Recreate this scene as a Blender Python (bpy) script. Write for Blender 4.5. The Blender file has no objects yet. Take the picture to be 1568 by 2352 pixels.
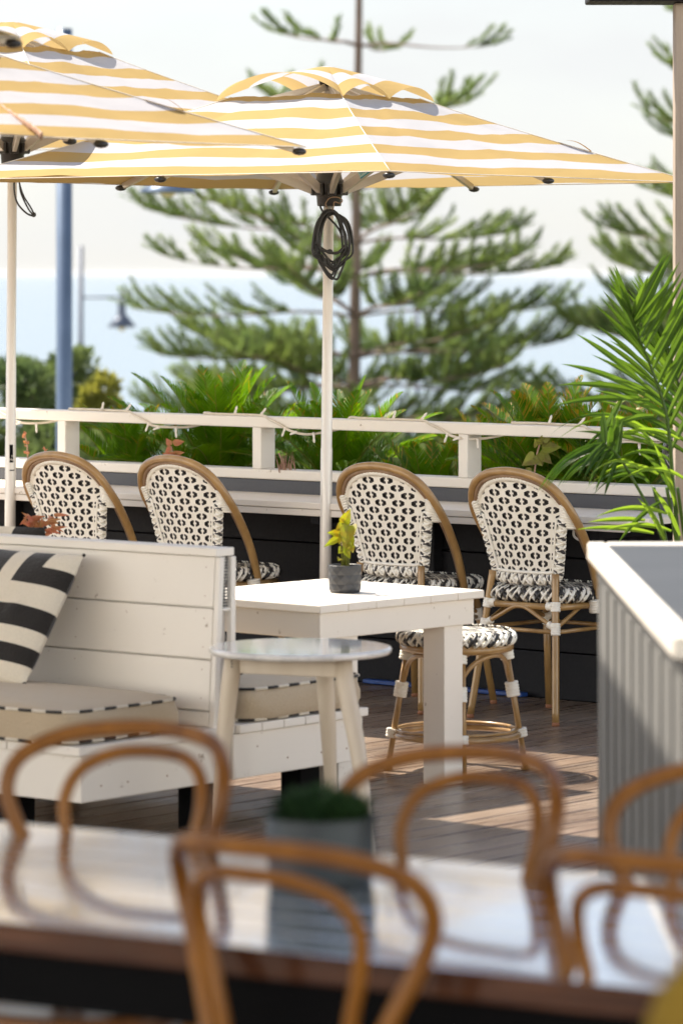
import bpy, math, random
from mathutils import Vector, Matrix, noise as mnoise
random.seed(7)
R = math.radians
S = bpy.context.scene

# ------------------------------------------------------------------ camera, sky, sun, exposure
F, CX, HY, H = 8820.0, 784.0, 628.0, 1.75          # focal length and horizon in the pixels of a 1568 px wide view
cam_d = bpy.data.cameras.new('camera'); cam = bpy.data.objects.new('camera', cam_d)
S.collection.objects.link(cam); S.camera = cam
cam.location = (0, 0, H); cam.rotation_euler = (R(90), 0, 0)
cam_d.sensor_fit = 'VERTICAL'; cam_d.sensor_height = 36; cam_d.sensor_width = 24
cam_d.lens = 135; cam_d.shift_y = -(1176 - HY) / 2352
cam_d.clip_start = 0.1; cam_d.clip_end = 120000
cam_d.dof.use_dof = True; cam_d.dof.focus_distance = 15.1; cam_d.dof.aperture_fstop = 3.7

SUN_H = Vector((-0.80, 0.60)); SUN_EL = R(55)
w = bpy.data.worlds.new('World'); S.world = w; w.use_nodes = True
nt = w.node_tree; nt.nodes.clear()
out = nt.nodes.new('ShaderNodeOutputWorld'); bg = nt.nodes.new('ShaderNodeBackground')
sky = nt.nodes.new('ShaderNodeTexSky'); sky.sky_type = 'NISHITA'; sky.sun_disc = False
sky.sun_elevation = SUN_EL; sky.sun_rotation = math.atan2(SUN_H.x, SUN_H.y)
sky.air_density = 1.0; sky.dust_density = 1.0; sky.ozone_density = 1.0
# thin bright cloud veil over the blue
tc = nt.nodes.new('ShaderNodeTexCoord'); mp = nt.nodes.new('ShaderNodeMapping')
mp.inputs['Scale'].default_value = (3.0, 3.0, 9.0)
nz = nt.nodes.new('ShaderNodeTexNoise'); nz.inputs['Scale'].default_value = 1.6; nz.inputs['Detail'].default_value = 5
rp = nt.nodes.new('ShaderNodeValToRGB'); rp.color_ramp.elements[0].position = 0.30; rp.color_ramp.elements[1].position = 0.66
rp.color_ramp.elements[0].color = (0.40, 0.40, 0.40, 1); rp.color_ramp.elements[1].color = (0.95, 0.95, 0.95, 1)
mx = nt.nodes.new('ShaderNodeMix'); mx.data_type = 'RGBA'
sx_ = nt.nodes.new('ShaderNodeSeparateXYZ'); er = nt.nodes.new('ShaderNodeMapRange'); er.inputs[1].default_value = 0.12; er.inputs[2].default_value = 0.55; er.inputs[3].default_value = 1.0; er.inputs[4].default_value = 0.18
ml_ = nt.nodes.new('ShaderNodeMath'); ml_.operation = 'MULTIPLY'
L = nt.links.new
L(tc.outputs['Generated'], sx_.inputs[0]); L(sx_.outputs[2], er.inputs[0]); L(rp.outputs[0], ml_.inputs[0]); L(er.outputs[0], ml_.inputs[1])
L(tc.outputs['Generated'], mp.inputs[0]); L(mp.outputs[0], nz.inputs['Vector']); L(nz.outputs[0], rp.inputs[0])
L(ml_.outputs[0], mx.inputs['Factor']); L(sky.outputs[0], mx.inputs['A']); # added warm fill glow low behind the camera, to brighten camera-facing sides
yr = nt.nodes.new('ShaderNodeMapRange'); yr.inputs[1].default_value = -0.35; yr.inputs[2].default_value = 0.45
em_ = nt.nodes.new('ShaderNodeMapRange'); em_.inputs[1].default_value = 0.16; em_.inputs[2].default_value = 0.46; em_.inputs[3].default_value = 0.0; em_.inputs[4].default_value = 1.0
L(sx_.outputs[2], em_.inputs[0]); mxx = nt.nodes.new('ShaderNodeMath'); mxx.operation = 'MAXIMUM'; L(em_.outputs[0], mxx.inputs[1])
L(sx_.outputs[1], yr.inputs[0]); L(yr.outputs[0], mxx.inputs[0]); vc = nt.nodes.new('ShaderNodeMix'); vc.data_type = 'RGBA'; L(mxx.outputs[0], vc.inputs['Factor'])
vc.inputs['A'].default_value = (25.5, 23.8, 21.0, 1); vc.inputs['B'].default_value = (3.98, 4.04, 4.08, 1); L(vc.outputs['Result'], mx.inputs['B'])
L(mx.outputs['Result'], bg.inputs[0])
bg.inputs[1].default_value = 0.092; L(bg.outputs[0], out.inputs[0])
sl = bpy.data.lights.new('sun', 'SUN'); sun = bpy.data.objects.new('sun', sl); S.collection.objects.link(sun)
sl.energy = 4.6; sl.angle = R(0.55); sl.color = (1.0, 0.90, 0.76)
sd = Vector((SUN_H.x * math.cos(SUN_EL), SUN_H.y * math.cos(SUN_EL), math.sin(SUN_EL)))
sun.rotation_euler = (-sd).to_track_quat('-Z', 'Y').to_euler(); sun.location = (-8, 20, 20)
S.view_settings.view_transform = 'Standard'; S.view_settings.look = 'None'
S.view_settings.exposure = 1.3; S.view_settings.gamma = 1
S.cycles.use_denoising = True
S.cycles.max_bounces = 8; S.cycles.transparent_max_bounces = 8; S.cycles.caustics_reflective = False; S.cycles.caustics_refractive = False
S.cycles.sample_clamp_indirect = 6

# ------------------------------------------------------------------ geometry helpers
def at(px, py, Y):
    """the point seen at that pixel (1568 px wide view) at distance Y"""
    return Vector(((px - CX) / F * Y, Y, H - (py - HY) / F * Y))
def gY(py, z=0.0): return (H - z) * F / (py - HY)

class MB:
    def __init__(s): s.v = []; s.f = []; s.m = []; s.s = []; s.uv = None
    def add(s, vs, fs, m=0, sm=False, uv=None):
        b = len(s.v); s.v.extend([tuple(p) for p in vs])
        for f in fs: s.f.append([b + i for i in f]); s.m.append(m); s.s.append(sm)
        if uv is not None:
            if s.uv is None: s.uv = {}
            for i, q in enumerate(uv): s.uv[b + i] = q
        return s
    def box(s, c, d, rot=None, m=0):
        x, y, z = d[0] / 2, d[1] / 2, d[2] / 2
        vs = [Vector((sx * x, sy * y, sz * z)) for sz in (-1, 1) for sx, sy in ((-1, -1), (1, -1), (1, 1), (-1, 1))]
        if rot is not None: vs = [rot @ p for p in vs]
        c = Vector(c); vs = [p + c for p in vs]
        return s.add(vs, [(3, 2, 1, 0), (4, 5, 6, 7), (0, 1, 5, 4), (1, 2, 6, 5), (2, 3, 7, 6), (3, 0, 4, 7)], m)
    def span(s, a, b, m=0):
        return s.box([(a[i] + b[i]) / 2 for i in range(3)], [abs(b[i] - a[i]) for i in range(3)], None, m)
    def tube(s, pts, r, n=8, closed=False, m=0, caps=True, flat=1.0):
        P = [Vector(p) for p in pts]; k = len(P)
        rs = r if isinstance(r, (list, tuple)) else [r] * k
        T = []
        for i in range(k):
            a = P[(i - 1) % k] if (closed or i > 0) else P[i]
            b = P[(i + 1) % k] if (closed or i < k - 1) else P[i]
            t = (b - a); T.append(t.normalized() if t.length > 1e-9 else Vector((0, 0, 1)))
        up = Vector((0, 0, 1)) if abs(T[0].z) < 0.9 else Vector((1, 0, 0))
        nrm = (up - T[0] * up.dot(T[0])).normalized(); vs = []
        for i in range(k):
            nrm = nrm - T[i] * nrm.dot(T[i])
            nrm = nrm.normalized() if nrm.length > 1e-6 else T[i].orthogonal().normalized()
            bn = T[i].cross(nrm)
            for j in range(n):
                a = 2 * math.pi * j / n
                vs.append(P[i] + nrm * (math.cos(a) * rs[i]) + bn * (math.sin(a) * rs[i] * flat))
        fs = []
        for i in range(k if closed else k - 1):
            i2 = (i + 1) % k
            for j in range(n):
                j2 = (j + 1) % n; fs.append((i * n + j, i * n + j2, i2 * n + j2, i2 * n + j))
        s.add(vs, fs, m, True)
        if caps and not closed:
            b = len(s.v) - len(vs)
            s.f.append([b + j for j in range(n)][::-1]); s.m.append(m); s.s.append(False)
            s.f.append([b + (k - 1) * n + j for j in range(n)]); s.m.append(m); s.s.append(False)
        return s
    def lathe(s, prof, n=24, c=(0, 0, 0), m=0, sx=1, sy=1, sm=True, cap=True):
        vs = []; fs = []; k = len(prof)
        for r, z in prof:
            for j in range(n):
                a = 2 * math.pi * j / n; vs.append((c[0] + r * math.cos(a) * sx, c[1] + r * math.sin(a) * sy, c[2] + z))
        for i in range(k - 1):
            for j in range(n):
                j2 = (j + 1) % n; fs.append((i * n + j, i * n + j2, (i + 1) * n + j2, (i + 1) * n + j))
        s.add(vs, fs, m, sm)
        if cap:
            b = len(s.v) - len(vs)
            if prof[0][0] > 1e-6: s.f.append([b + j for j in range(n)][::-1]); s.m.append(m); s.s.append(False)
            if prof[-1][0] > 1e-6: s.f.append([b + (k - 1) * n + j for j in range(n)]); s.m.append(m); s.s.append(False)
        return s
    def ball(s, c, r, n=10, m=0):
        rx, ry, rz = r if isinstance(r, (tuple, list)) else (r, r, r)
        k = max(4, n // 2)
        return s.lathe([(max(1e-4, math.sin(math.pi * i / k)) * rx, -math.cos(math.pi * i / k) * rz) for i in range(k + 1)], n, c, m, 1, ry / rx)
    def strip(s, L_, R_, m=0, sm=True):
        vs = []
        for a, b in zip(L_, R_): vs += [a, b]
        return s.add(vs, [(2 * i, 2 * i + 1, 2 * i + 3, 2 * i + 2) for i in range(len(L_) - 1)], m, sm)
    def build(s, name, mats, parent=None, bevel=0, seg=2, loc=None, subsurf=0):
        me = bpy.data.meshes.new(name); me.from_pydata(s.v, [], s.f)
        if not isinstance(mats, (list, tuple)): mats = [mats]
        for mt in mats: me.materials.append(mt)
        me.polygons.foreach_set('material_index', s.m); me.polygons.foreach_set('use_smooth', s.s)
        if s.uv is not None:
            ul = me.uv_layers.new(name='UVMap')
            for lp in me.loops: ul.data[lp.index].uv = s.uv.get(lp.vertex_index, (0, 0))
        me.update()
        o = bpy.data.objects.new(name, me); S.collection.objects.link(o)
        if parent is not None: o.parent = parent
        if loc is not None: o.location = loc
        if bevel:
            b = o.modifiers.new('bevel', 'BEVEL'); b.width = bevel; b.segments = seg; b.limit_method = 'ANGLE'; b.angle_limit = R(40)
        if subsurf:
            b = o.modifiers.new('subsurf', 'SUBSURF'); b.levels = subsurf; b.render_levels = subsurf
        return o

def tag(o, label=None, cat=None, group=None, kind=None):
    if label: o['label'] = label
    if cat: o['category'] = cat
    if group: o['group'] = group
    if kind: o['kind'] = kind
    return o
def thing(name, label, cat, loc=(0, 0, 0), rz=0.0, group=None):
    o = bpy.data.objects.new(name, None); S.collection.objects.link(o); o.empty_display_size = 0.1
    o.location = loc; o.rotation_euler = (0, 0, rz)
    return tag(o, label, cat, group)
def dup(root, loc, rz, label):
    r = root.copy(); S.collection.objects.link(r); r.location = loc; r.rotation_euler = (0, 0, rz); r['label'] = label
    for ch in list(root.children):
        c = ch.copy(); S.collection.objects.link(c); c.parent = r
        for g in ch.children:
            e = g.copy(); S.collection.objects.link(e); e.parent = c
    return r
def smoothpath(pts, n=8, closed=False):
    """Catmull-Rom through the points"""
    P = [Vector(p) for p in pts]; k = len(P); o = []
    rng = range(k if closed else k - 1)
    for i in rng:
        if closed: a, b, c, d = P[(i - 1) % k], P[i], P[(i + 1) % k], P[(i + 2) % k]
        else: a, b, c, d = P[max(i - 1, 0)], P[i], P[i + 1], P[min(i + 2, k - 1)]
        for j in range(n):
            t = j / n
            o.append(0.5 * ((2 * b) + (c - a) * t + (2 * a - 5 * b + 4 * c - d) * t * t + (3 * b - a - 3 * c + d) * t ** 3))
    if not closed: o.append(P[-1])
    return o
def lerp(a, b, t): return a + (b - a) * t

# ------------------------------------------------------------------ materials
def mat(name):
    m = bpy.data.materials.new(name); m.use_nodes = True
    return m, m.node_tree, m.node_tree.nodes['Principled BSDF']
def N(t, typ, **kw):
    n = t.nodes.new(typ)
    for k, v in kw.items():
        if k in ('op',): n.operation = v
        elif hasattr(n, k): setattr(n, k, v)
    return n
def ramp(t, fac, stops, interp='LINEAR'):
    r = t.nodes.new('ShaderNodeValToRGB'); cr = r.color_ramp; cr.interpolation = interp
    while len(cr.elements) < len(stops): cr.elements.new(0.5)
    for e, (p, c) in zip(cr.elements, stops): e.position = p; e.color = (c[0], c[1], c[2], 1)
    t.links.new(fac, r.inputs[0]); return r.outputs[0]
def noise(t, scale, detail=4, sc3=(1, 1, 1), coord='Object', rough=0.5):
    c = t.nodes.new('ShaderNodeTexCoord'); mp = t.nodes.new('ShaderNodeMapping'); mp.inputs['Scale'].default_value = sc3
    n = t.nodes.new('ShaderNodeTexNoise'); n.inputs['Scale'].default_value = scale; n.inputs['Detail'].default_value = detail; n.inputs['Roughness'].default_value = rough
    t.links.new(c.outputs[coord], mp.inputs[0]); t.links.new(mp.outputs[0], n.inputs['Vector']); return n.outputs[0]
def bump(t, b, h, strength=0.2, dist=0.01):
    n = t.nodes.new('ShaderNodeBump'); n.inputs['Strength'].default_value = strength; n.inputs['Distance'].default_value = dist
    t.links.new(h, n.inputs['Height']); t.links.new(n.outputs[0], b.inputs['Normal'])
def simple(name, c1, c2=None, scale=6, rough=0.5, metal=0, sc3=(1, 1, 1), bmp=0.0, coat=0, detail=4, lo=0.3, hi=0.7, spec=0.5):
    m, t, b = mat(name); c2 = c2 or tuple(x * 0.8 for x in c1)
    n = noise(t, scale, detail, sc3)
    t.links.new(ramp(t, n, [(lo, c2), (hi, c1)]), b.inputs['Base Color'])
    b.inputs['Roughness'].default_value = rough; b.inputs['Metallic'].default_value = metal
    b.inputs['Coat Weight'].default_value = coat; b.inputs['Coat Roughness'].default_value = 0.12
    b.inputs['Specular IOR Level'].default_value = spec
    if bmp: bump(t, b, n, bmp)
    return m
def painted(name, col, dirt, rough=0.42, amt=0.5, spec=0.5):
    """painted timber: soft brush grain, worn scuffs and specks"""
    m, t, b = mat(name)
    b.inputs['Specular IOR Level'].default_value = spec
    g = noise(t, 5, 6, (14, 1.2, 14)); sp = noise(t, 23, 5, (1, 1, 1), rough=0.7); bl = noise(t, 2.2, 3)
    base = ramp(t, bl, [(0.3, tuple(x * 0.94 for x in col)), (0.7, col)])
    k = ramp(t, sp, [(0.0, (0, 0, 0)), (0.655, (0, 0, 0)), (0.70, (amt, amt, amt))])
    mx = t.nodes.new('ShaderNodeMix'); mx.data_type = 'RGBA'
    t.links.new(k, mx.inputs['Factor']); t.links.new(base, mx.inputs['A']); mx.inputs['B'].default_value = (*dirt, 1)
    t.links.new(mx.outputs['Result'], b.inputs['Base Color'])
    r = ramp(t, g, [(0.3, (rough - 0.1,) * 3), (0.7, (rough + 0.12,) * 3)]); t.links.new(r, b.inputs['Roughness'])
    bump(t, b, g, 0.10, 0.004)
    return m
def leafy(name, c1, c2, scale=3, trans=0.45, rough=0.4, spec=0.3, coat=0.0, tcol=None, obj=True):
    m, t, b = mat(name)
    n = noise(t, scale, 3); c = ramp(t, n, [(0.32, c2), (0.68, c1)])
    t.links.new(c, b.inputs['Base Color']); b.inputs['Roughness'].default_value = rough; b.inputs['Specular IOR Level'].default_value = spec
    tr = t.nodes.new('ShaderNodeBsdfTranslucent'); ms = t.nodes.new('ShaderNodeMixShader'); ms.inputs[0].default_value = trans
    hs = t.nodes.new('ShaderNodeHueSaturation'); hs.inputs['Value'].default_value = 1.7; hs.inputs['Saturation'].default_value = 1.1; hs.inputs['Hue'].default_value = 0.485
    t.links.new(c, hs.inputs['Color']); t.links.new(hs.outputs[0], tr.inputs[0])
    t.links.new(b.outputs[0], ms.inputs[1]); t.links.new(tr.outputs[0], ms.inputs[2])
    t.links.new(ms.outputs[0], t.nodes['Material Output'].inputs[0])
    return m

M = {}
M['white'] = painted('white_paint', (0.82, 0.775, 0.705), (0.30, 0.22, 0.15))
M['white_worn'] = painted('white_paint_worn', (0.82, 0.77, 0.695), (0.28, 0.20, 0.13), amt=0.8)
M['slate'] = painted('dark_slate_paint', (0.018, 0.0185, 0.022), (0.011, 0.011, 0.012), rough=0.6, spec=0.15)
M['slate_l'] = painted('slate_strip_paint', (0.075, 0.078, 0.09), (0.04, 0.04, 0.04), rough=0.5)
M['black'] = simple('black_paint', (0.0025, 0.0025, 0.003), rough=0.7, spec=0.08)
M['pole'] = simple('pole_enamel', (0.74, 0.71, 0.66), (0.68, 0.64, 0.58), 7, 0.32, 0.15, (1, 1, 0.3), coat=0.2)
M['alu'] = simple('rib_aluminium', (0.62, 0.57, 0.50), (0.52, 0.47, 0.41), 9, 0.35, 0.4)
M['plastic'] = simple('black_plastic', (0.018, 0.017, 0.016), (0.03, 0.028, 0.026), 12, 0.38)
M['cable'] = simple('black_cable', (0.012, 0.012, 0.012), (0.02, 0.02, 0.02), 12, 0.45)
M['rattan'] = simple('bamboo_tube', (0.42, 0.26, 0.10), (0.28, 0.16, 0.055), 16, 0.30, 0, (1, 1, 0.35), coat=0.35, detail=6)
M['rattan_core'] = simple('bamboo_inner', (0.30, 0.20, 0.12), (0.2, 0.12, 0.07), 20, 0.5)
M['wick_w'] = simple('wicker_white', (0.89, 0.87, 0.80), (0.82, 0.79, 0.69), 40, 0.42)
M['wick_g'] = simple('wicker_grey', (0.060, 0.058, 0.060), (0.045, 0.043, 0.045), 40, 0.42)
M['wick_k'] = simple('wicker_black', (0.014, 0.013, 0.013), (0.02, 0.02, 0.02), 40, 0.42)
M['foot'] = simple('rubber_foot', (0.33, 0.14, 0.07), rough=0.6)
M['bent'] = simple('bentwood', (0.30, 0.120, 0.016), (0.14, 0.048, 0.007), 11, 0.42, 0, (1, 1, 0.22), coat=0.06, detail=7, spec=0.3)
M['bentseat'] = simple('bentwood_seat', (0.30, 0.12, 0.03), (0.2, 0.075, 0.02), 14, 0.35, 0, (1, 6, 1), coat=0.3)
M['birch'] = simple('pale_wood_paint', (0.70, 0.61, 0.49), (0.60, 0.51, 0.39), 10, 0.4, 0, (1, 1, 0.15))
M['soil'] = simple('soil', (0.05, 0.035, 0.022), (0.025, 0.018, 0.012), 30, 0.95, bmp=0.6)
M['potk'] = simple('charcoal_pot', (0.035, 0.036, 0.04), (0.026, 0.027, 0.03), 8, 0.42)
M['zinc'] = simple('zinc_pot', (0.055, 0.066, 0.070), (0.022, 0.028, 0.032), 12, 0.45, 0.2)
M['counter'] = simple('counter_grey_paint', (0.165, 0.165, 0.16), (0.14, 0.14, 0.138), 3, 0.6)
M['ctop'] = simple('counter_slate_top', (0.055, 0.06, 0.068), (0.045, 0.05, 0.057), 3, 0.55, spec=0.25)
M['mustard'] = simple('mustard_fabric', (0.26, 0.165, 0.012), (0.2, 0.12, 0.01), 40, 0.9, bmp=0.3)
M['lampblue'] = simple('lamp_blue_steel', (0.13, 0.175, 0.25), (0.10, 0.14, 0.205), 3, 0.38, 0.5)
M['lampgrey'] = simple('lamp_grey_steel', (0.10, 0.12, 0.16), (0.08, 0.09, 0.12), 3, 0.45, 0.4)
M['bulb'] = simple('bulb_glass', (0.75, 0.68, 0.5), (0.7, 0.62, 0.45), 3, 0.2)
M['rope'] = simple('string_light_cable', (0.72, 0.66, 0.56), (0.62, 0.55, 0.45), 30, 0.6)
M['blue'] = simple('blue_plastic', (0.015, 0.07, 0.30), (0.015, 0.05, 0.2), 9, 0.4)
M['bark'] = simple('pine_bark', (0.23, 0.17, 0.135), (0.13, 0.09, 0.07), 5, 0.9, 0, (1, 1, 0.3), bmp=0.6)
M['twig'] = simple('dry_twig', (0.42, 0.28, 0.2), (0.3, 0.17, 0.12), 30, 0.8)
M['pine'] = leafy('pine_needles', (0.18, 0.245, 0.075), (0.075, 0.125, 0.045), 0.9, 0.48, 0.6)
M['shrub'] = leafy('shrub_leaves', (0.11, 0.145, 0.05), (0.05, 0.085, 0.034), 0.8, 0.35, 0.55)
M['shruby'] = leafy('olive_shrub_leaves', (0.24, 0.24, 0.05), (0.12, 0.14, 0.035), 0.9, 0.4, 0.55)
M['cycad'] = leafy('cycad_leaflets', (0.12, 0.24, 0.014), (0.035, 0.105, 0.006), 7, 0.5, 0.42)
M['cycadt'] = leafy('cycad_scorched', (0.34, 0.20, 0.03), (0.22, 0.20, 0.02), 14, 0.35, 0.45)
M['rachis'] = leafy('cycad_rachis', (0.20, 0.21, 0.03), (0.14, 0.16, 0.02), 9, 0.1, 0.4)
M['palm'] = leafy('palm_leaf', (0.095, 0.175, 0.026), (0.020, 0.058, 0.010), 4, 0.42, 0.34)
M['palmstem'] = leafy('palm_stem', (0.06, 0.12, 0.015), (0.04, 0.08, 0.012), 6, 0.05, 0.35)
M['yellowleaf'] = leafy('yellow_leaf', (0.22, 0.29, 0.028), (0.21, 0.16, 0.02), 30, 0.4, 0.4)
M['pinkleaf'] = leafy('copper_leaf', (0.46, 0.19, 0.12), (0.34, 0.20, 0.08), 24, 0.4, 0.4)
M['paleleaf'] = leafy('pale_leaf', (0.26, 0.30, 0.06), (0.16, 0.13, 0.05), 20, 0.4, 0.4)
M['succ'] = leafy('succulent_leaf', (0.28, 0.42, 0.09), (0.20, 0.33, 0.06), 20, 0.3, 0.4)
M['darkplant'] = leafy('dark_plant', (0.03, 0.07, 0.022), (0.012, 0.035, 0.014), 14, 0.2, 0.5)

def mk_marble():
    m, t, b = mat('marble_top')
    n = noise(t, 6, 8, (1, 1, 1), rough=0.65)
    t.links.new(ramp(t, n, [(0.36, (0.55, 0.54, 0.53)), (0.5, (0.76, 0.74, 0.71)), (0.66, (0.84, 0.82, 0.79))]), b.inputs['Base Color'])
    b.inputs['Roughness'].default_value = 0.09; b.inputs['Coat Weight'].default_value = 0.6; b.inputs['Coat Roughness'].default_value = 0.05
    return m
M['marble'] = mk_marble()
def mk_linen(name, c):
    m, t, b = mat(name)
    f = noise(t, 160, 2, (1, 1, 1)); l = noise(t, 5, 4)
    t.links.new(ramp(t, f, [(0.3, tuple(x * 0.93 for x in c)), (0.7, c)]), b.inputs['Base Color'])
    b.inputs['Roughness'].default_value = 0.92; b.inputs['Sheen Weight'].default_value = 0.2
    ad = N(t, 'ShaderNodeMath', op='MULTIPLY_ADD'); ad.inputs[1].default_value = 4.0
    t.links.new(l, ad.inputs[0]); t.links.new(f, ad.inputs[2]); bump(t, b, ad.outputs[0], 0.35, 0.012)
    return m
M['linen'] = mk_linen('linen_cover', (0.50, 0.40, 0.275))
M['cream'] = mk_linen('pillow_cream', (0.70, 0.64, 0.53))
M['pblack'] = mk_linen('pillow_black', (0.012, 0.010, 0.009))

def mk_canopy(name, yel, wht, trans, width=0.100):
    m, t, b = mat(name); t.nodes.remove(b)
    uv = t.nodes.new('ShaderNodeUVMap'); sp = t.nodes.new('ShaderNodeSeparateXYZ'); t.links.new(uv.outputs[0], sp.inputs[0])
    dv = N(t, 'ShaderNodeMath', op='DIVIDE'); dv.inputs[1].default_value = 2 * width; t.links.new(sp.outputs[1], dv.inputs[0])
    fr = N(t, 'ShaderNodeMath', op='FRACT'); t.links.new(dv.outputs[0], fr.inputs[0])
    lt = N(t, 'ShaderNodeMath', op='LESS_THAN'); lt.inputs[1].default_value = 0.5; t.links.new(fr.outputs[0], lt.inputs[0])
    n = noise(t, 1.7, 3); n2 = noise(t, 4.5, 3, (1, 1, 1), rough=0.5)
    ye = ramp(t, n, [(0.3, tuple(x * 0.93 for x in yel)), (0.7, yel)])
    mx = t.nodes.new('ShaderNodeMix'); mx.data_type = 'RGBA'; t.links.new(lt.outputs[0], mx.inputs['Factor'])
    mx.inputs['A'].default_value = (*wht, 1); t.links.new(ye, mx.inputs['B'])
    df = t.nodes.new('ShaderNodeBsdfDiffuse'); tr = t.nodes.new('ShaderNodeBsdfTranslucent'); ms = t.nodes.new('ShaderNodeMixShader')
    ms.inputs[0].default_value = trans
    t.links.new(mx.outputs['Result'], df.inputs[0]); t.links.new(mx.outputs['Result'], tr.inputs[0])
    bn = t.nodes.new('ShaderNodeBump'); bn.inputs['Strength'].default_value = 0.35; bn.inputs['Distance'].default_value = 0.03
    t.links.new(n2, bn.inputs['Height']); t.links.new(bn.outputs[0], df.inputs['Normal'])
    t.links.new(df.outputs[0], ms.inputs[1]); t.links.new(tr.outputs[0], ms.inputs[2]); t.links.new(ms.outputs[0], t.nodes['Material Output'].inputs[0])
    return m
M['canopy'] = mk_canopy('striped_canvas', (0.53, 0.385, 0.170), (0.57, 0.575, 0.61), 0.40)

def mk_weave():
    m, t, b = mat('seat_weave')
    c = t.nodes.new('ShaderNodeTexCoord'); mp = t.nodes.new('ShaderNodeMapping'); mp.inputs['Rotation'].default_value = (0, 0, R(45))
    br = t.nodes.new('ShaderNodeTexBrick'); br.inputs['Scale'].default_value = 1.0
    br.inputs['Brick Width'].default_value = 0.030; br.inputs['Row Height'].default_value = 0.013
    br.inputs['Mortar Size'].default_value = 0.0012; br.offset = 0.5
    br.inputs['Color1'].default_value = (0, 0, 0, 1); br.inputs['Color2'].default_value = (1, 1, 1, 1); br.inputs['Mortar'].default_value = (0.1, 0.1, 0.1, 1)
    t.links.new(c.outputs['Object'], mp.inputs[0]); t.links.new(mp.outputs[0], br.inputs[0])
    k = ramp(t, br.outputs['Color'], [(0.0, (0.016, 0.015, 0.015)), (0.30, (0.09, 0.085, 0.085)), (0.42, (0.78, 0.74, 0.64))], 'CONSTANT')
    t.links.new(k, b.inputs['Base Color']); b.inputs['Roughness'].default_value = 0.42
    bump(t, b, br.outputs['Fac'], -0.8, 0.004)
    return m
M['weave'] = mk_weave()

def mk_deck():
    m, t, b = mat('deck_boards')
    c = t.nodes.new('ShaderNodeTexCoord'); sp = t.nodes.new('ShaderNodeSeparateXYZ'); t.links.new(c.outputs['Object'], sp.inputs[0])
    dv = N(t, 'ShaderNodeMath', op='DIVIDE'); dv.inputs[1].default_value = 0.14; t.links.new(sp.outputs[0], dv.inputs[0])
    fl = N(t, 'ShaderNodeMath', op='FLOOR'); t.links.new(dv.outputs[0], fl.inputs[0])
    wn = t.nodes.new('ShaderNodeTexWhiteNoise'); wn.noise_dimensions = '1D'; t.links.new(fl.outputs[0], wn.inputs['W'])
    g = noise(t, 4, 8, (16, 0.7, 1), rough=0.65); bl = noise(t, 1.8, 4, (1, 0.5, 1)); sp2 = noise(t, 60, 3, (1, 1, 1), rough=0.7)
    a = ramp(t, g, [(0.28, (0.070, 0.045, 0.032)), (0.52, (0.195, 0.140, 0.104)), (0.75, (0.36, 0.285, 0.225))])
    v = ramp(t, wn.outputs[0], [(0, (0.72, 0.70, 0.69)), (1, (1.15, 1.12, 1.08))])
    mu = t.nodes.new('ShaderNodeMix'); mu.data_type = 'RGBA'; mu.blend_type = 'MULTIPLY'; mu.inputs['Factor'].default_value = 1
    t.links.new(a, mu.inputs['A']); t.links.new(v, mu.inputs['B'])
    wr = ramp(t, bl, [(0.45, (0, 0, 0)), (0.72, (0.55, 0.55, 0.55))])
    m2 = t.nodes.new('ShaderNodeMix'); m2.data_type = 'RGBA'; t.links.new(wr, m2.inputs['Factor']); t.links.new(mu.outputs['Result'], m2.inputs['A']); m2.inputs['B'].default_value = (0.42, 0.34, 0.27, 1)
    sk = ramp(t, sp2, [(0.77, (0, 0, 0)), (0.80, (0.7, 0.7, 0.7))])
    m3 = t.nodes.new('ShaderNodeMix'); m3.data_type = 'RGBA'; t.links.new(sk, m3.inputs['Factor']); t.links.new(m2.outputs['Result'], m3.inputs['A']); m3.inputs['B'].default_value = (0.42, 0.36, 0.30, 1)
    t.links.new(m3.outputs['Result'], b.inputs['Base Color'])
    t.links.new(ramp(t, g, [(0.3, (0.22,) * 3), (0.7, (0.38,) * 3)]), b.inputs['Roughness'])
    bump(t, b, g, 0.35, 0.006)
    return m
M['deck'] = mk_deck()
def mk_table(glare=0):
    m, t, b = mat('varnished_table')
    g = noise(t, 3, 8, (0.8, 14, 14), rough=0.6); p = noise(t, 1.0, 1, (0.01, 9, 1))
    t.links.new(ramp(t, g, [(0.3, (0.022, 0.009, 0.006)), (0.5, (0.065, 0.025, 0.013)), (0.7, (0.13, 0.055, 0.027))] if not glare else [(0.3, (0.60, 0.71, 0.90)), (0.7, (0.72, 0.82, 0.98))]), b.inputs['Base Color']); b.inputs['Metallic'].default_value = 0.88 * glare  # glare version: sky reflection put into a pale blue metallic colour
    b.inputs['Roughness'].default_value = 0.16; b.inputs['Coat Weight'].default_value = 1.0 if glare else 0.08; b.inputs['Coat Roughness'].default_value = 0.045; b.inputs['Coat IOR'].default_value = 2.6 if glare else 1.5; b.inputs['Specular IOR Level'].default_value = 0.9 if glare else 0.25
    return m
M['table'] = mk_table(); M['table_glare'] = mk_table(1)
def mk_sea():
    m, t, b = mat('sea_water')
    c = t.nodes.new('ShaderNodeTexCoord'); mp = t.nodes.new('ShaderNodeMapping'); mp.inputs['Scale'].default_value = (0.05, 0.16, 1)
    n = t.nodes.new('ShaderNodeTexNoise'); n.inputs['Scale'].default_value = 1.0; n.inputs['Detail'].default_value = 6
    t.links.new(c.outputs['Object'], mp.inputs[0]); t.links.new(mp.outputs[0], n.inputs['Vector'])
    b.inputs['Base Color'].default_value = (0.15, 0.215, 0.275, 1); b.inputs['Roughness'].default_value = 0.16; b.inputs['IOR'].default_value = 1.33
    bump(t, b, n.outputs[0], 0.55, 1.6)
    return m
M['sea'] = mk_sea()
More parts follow.
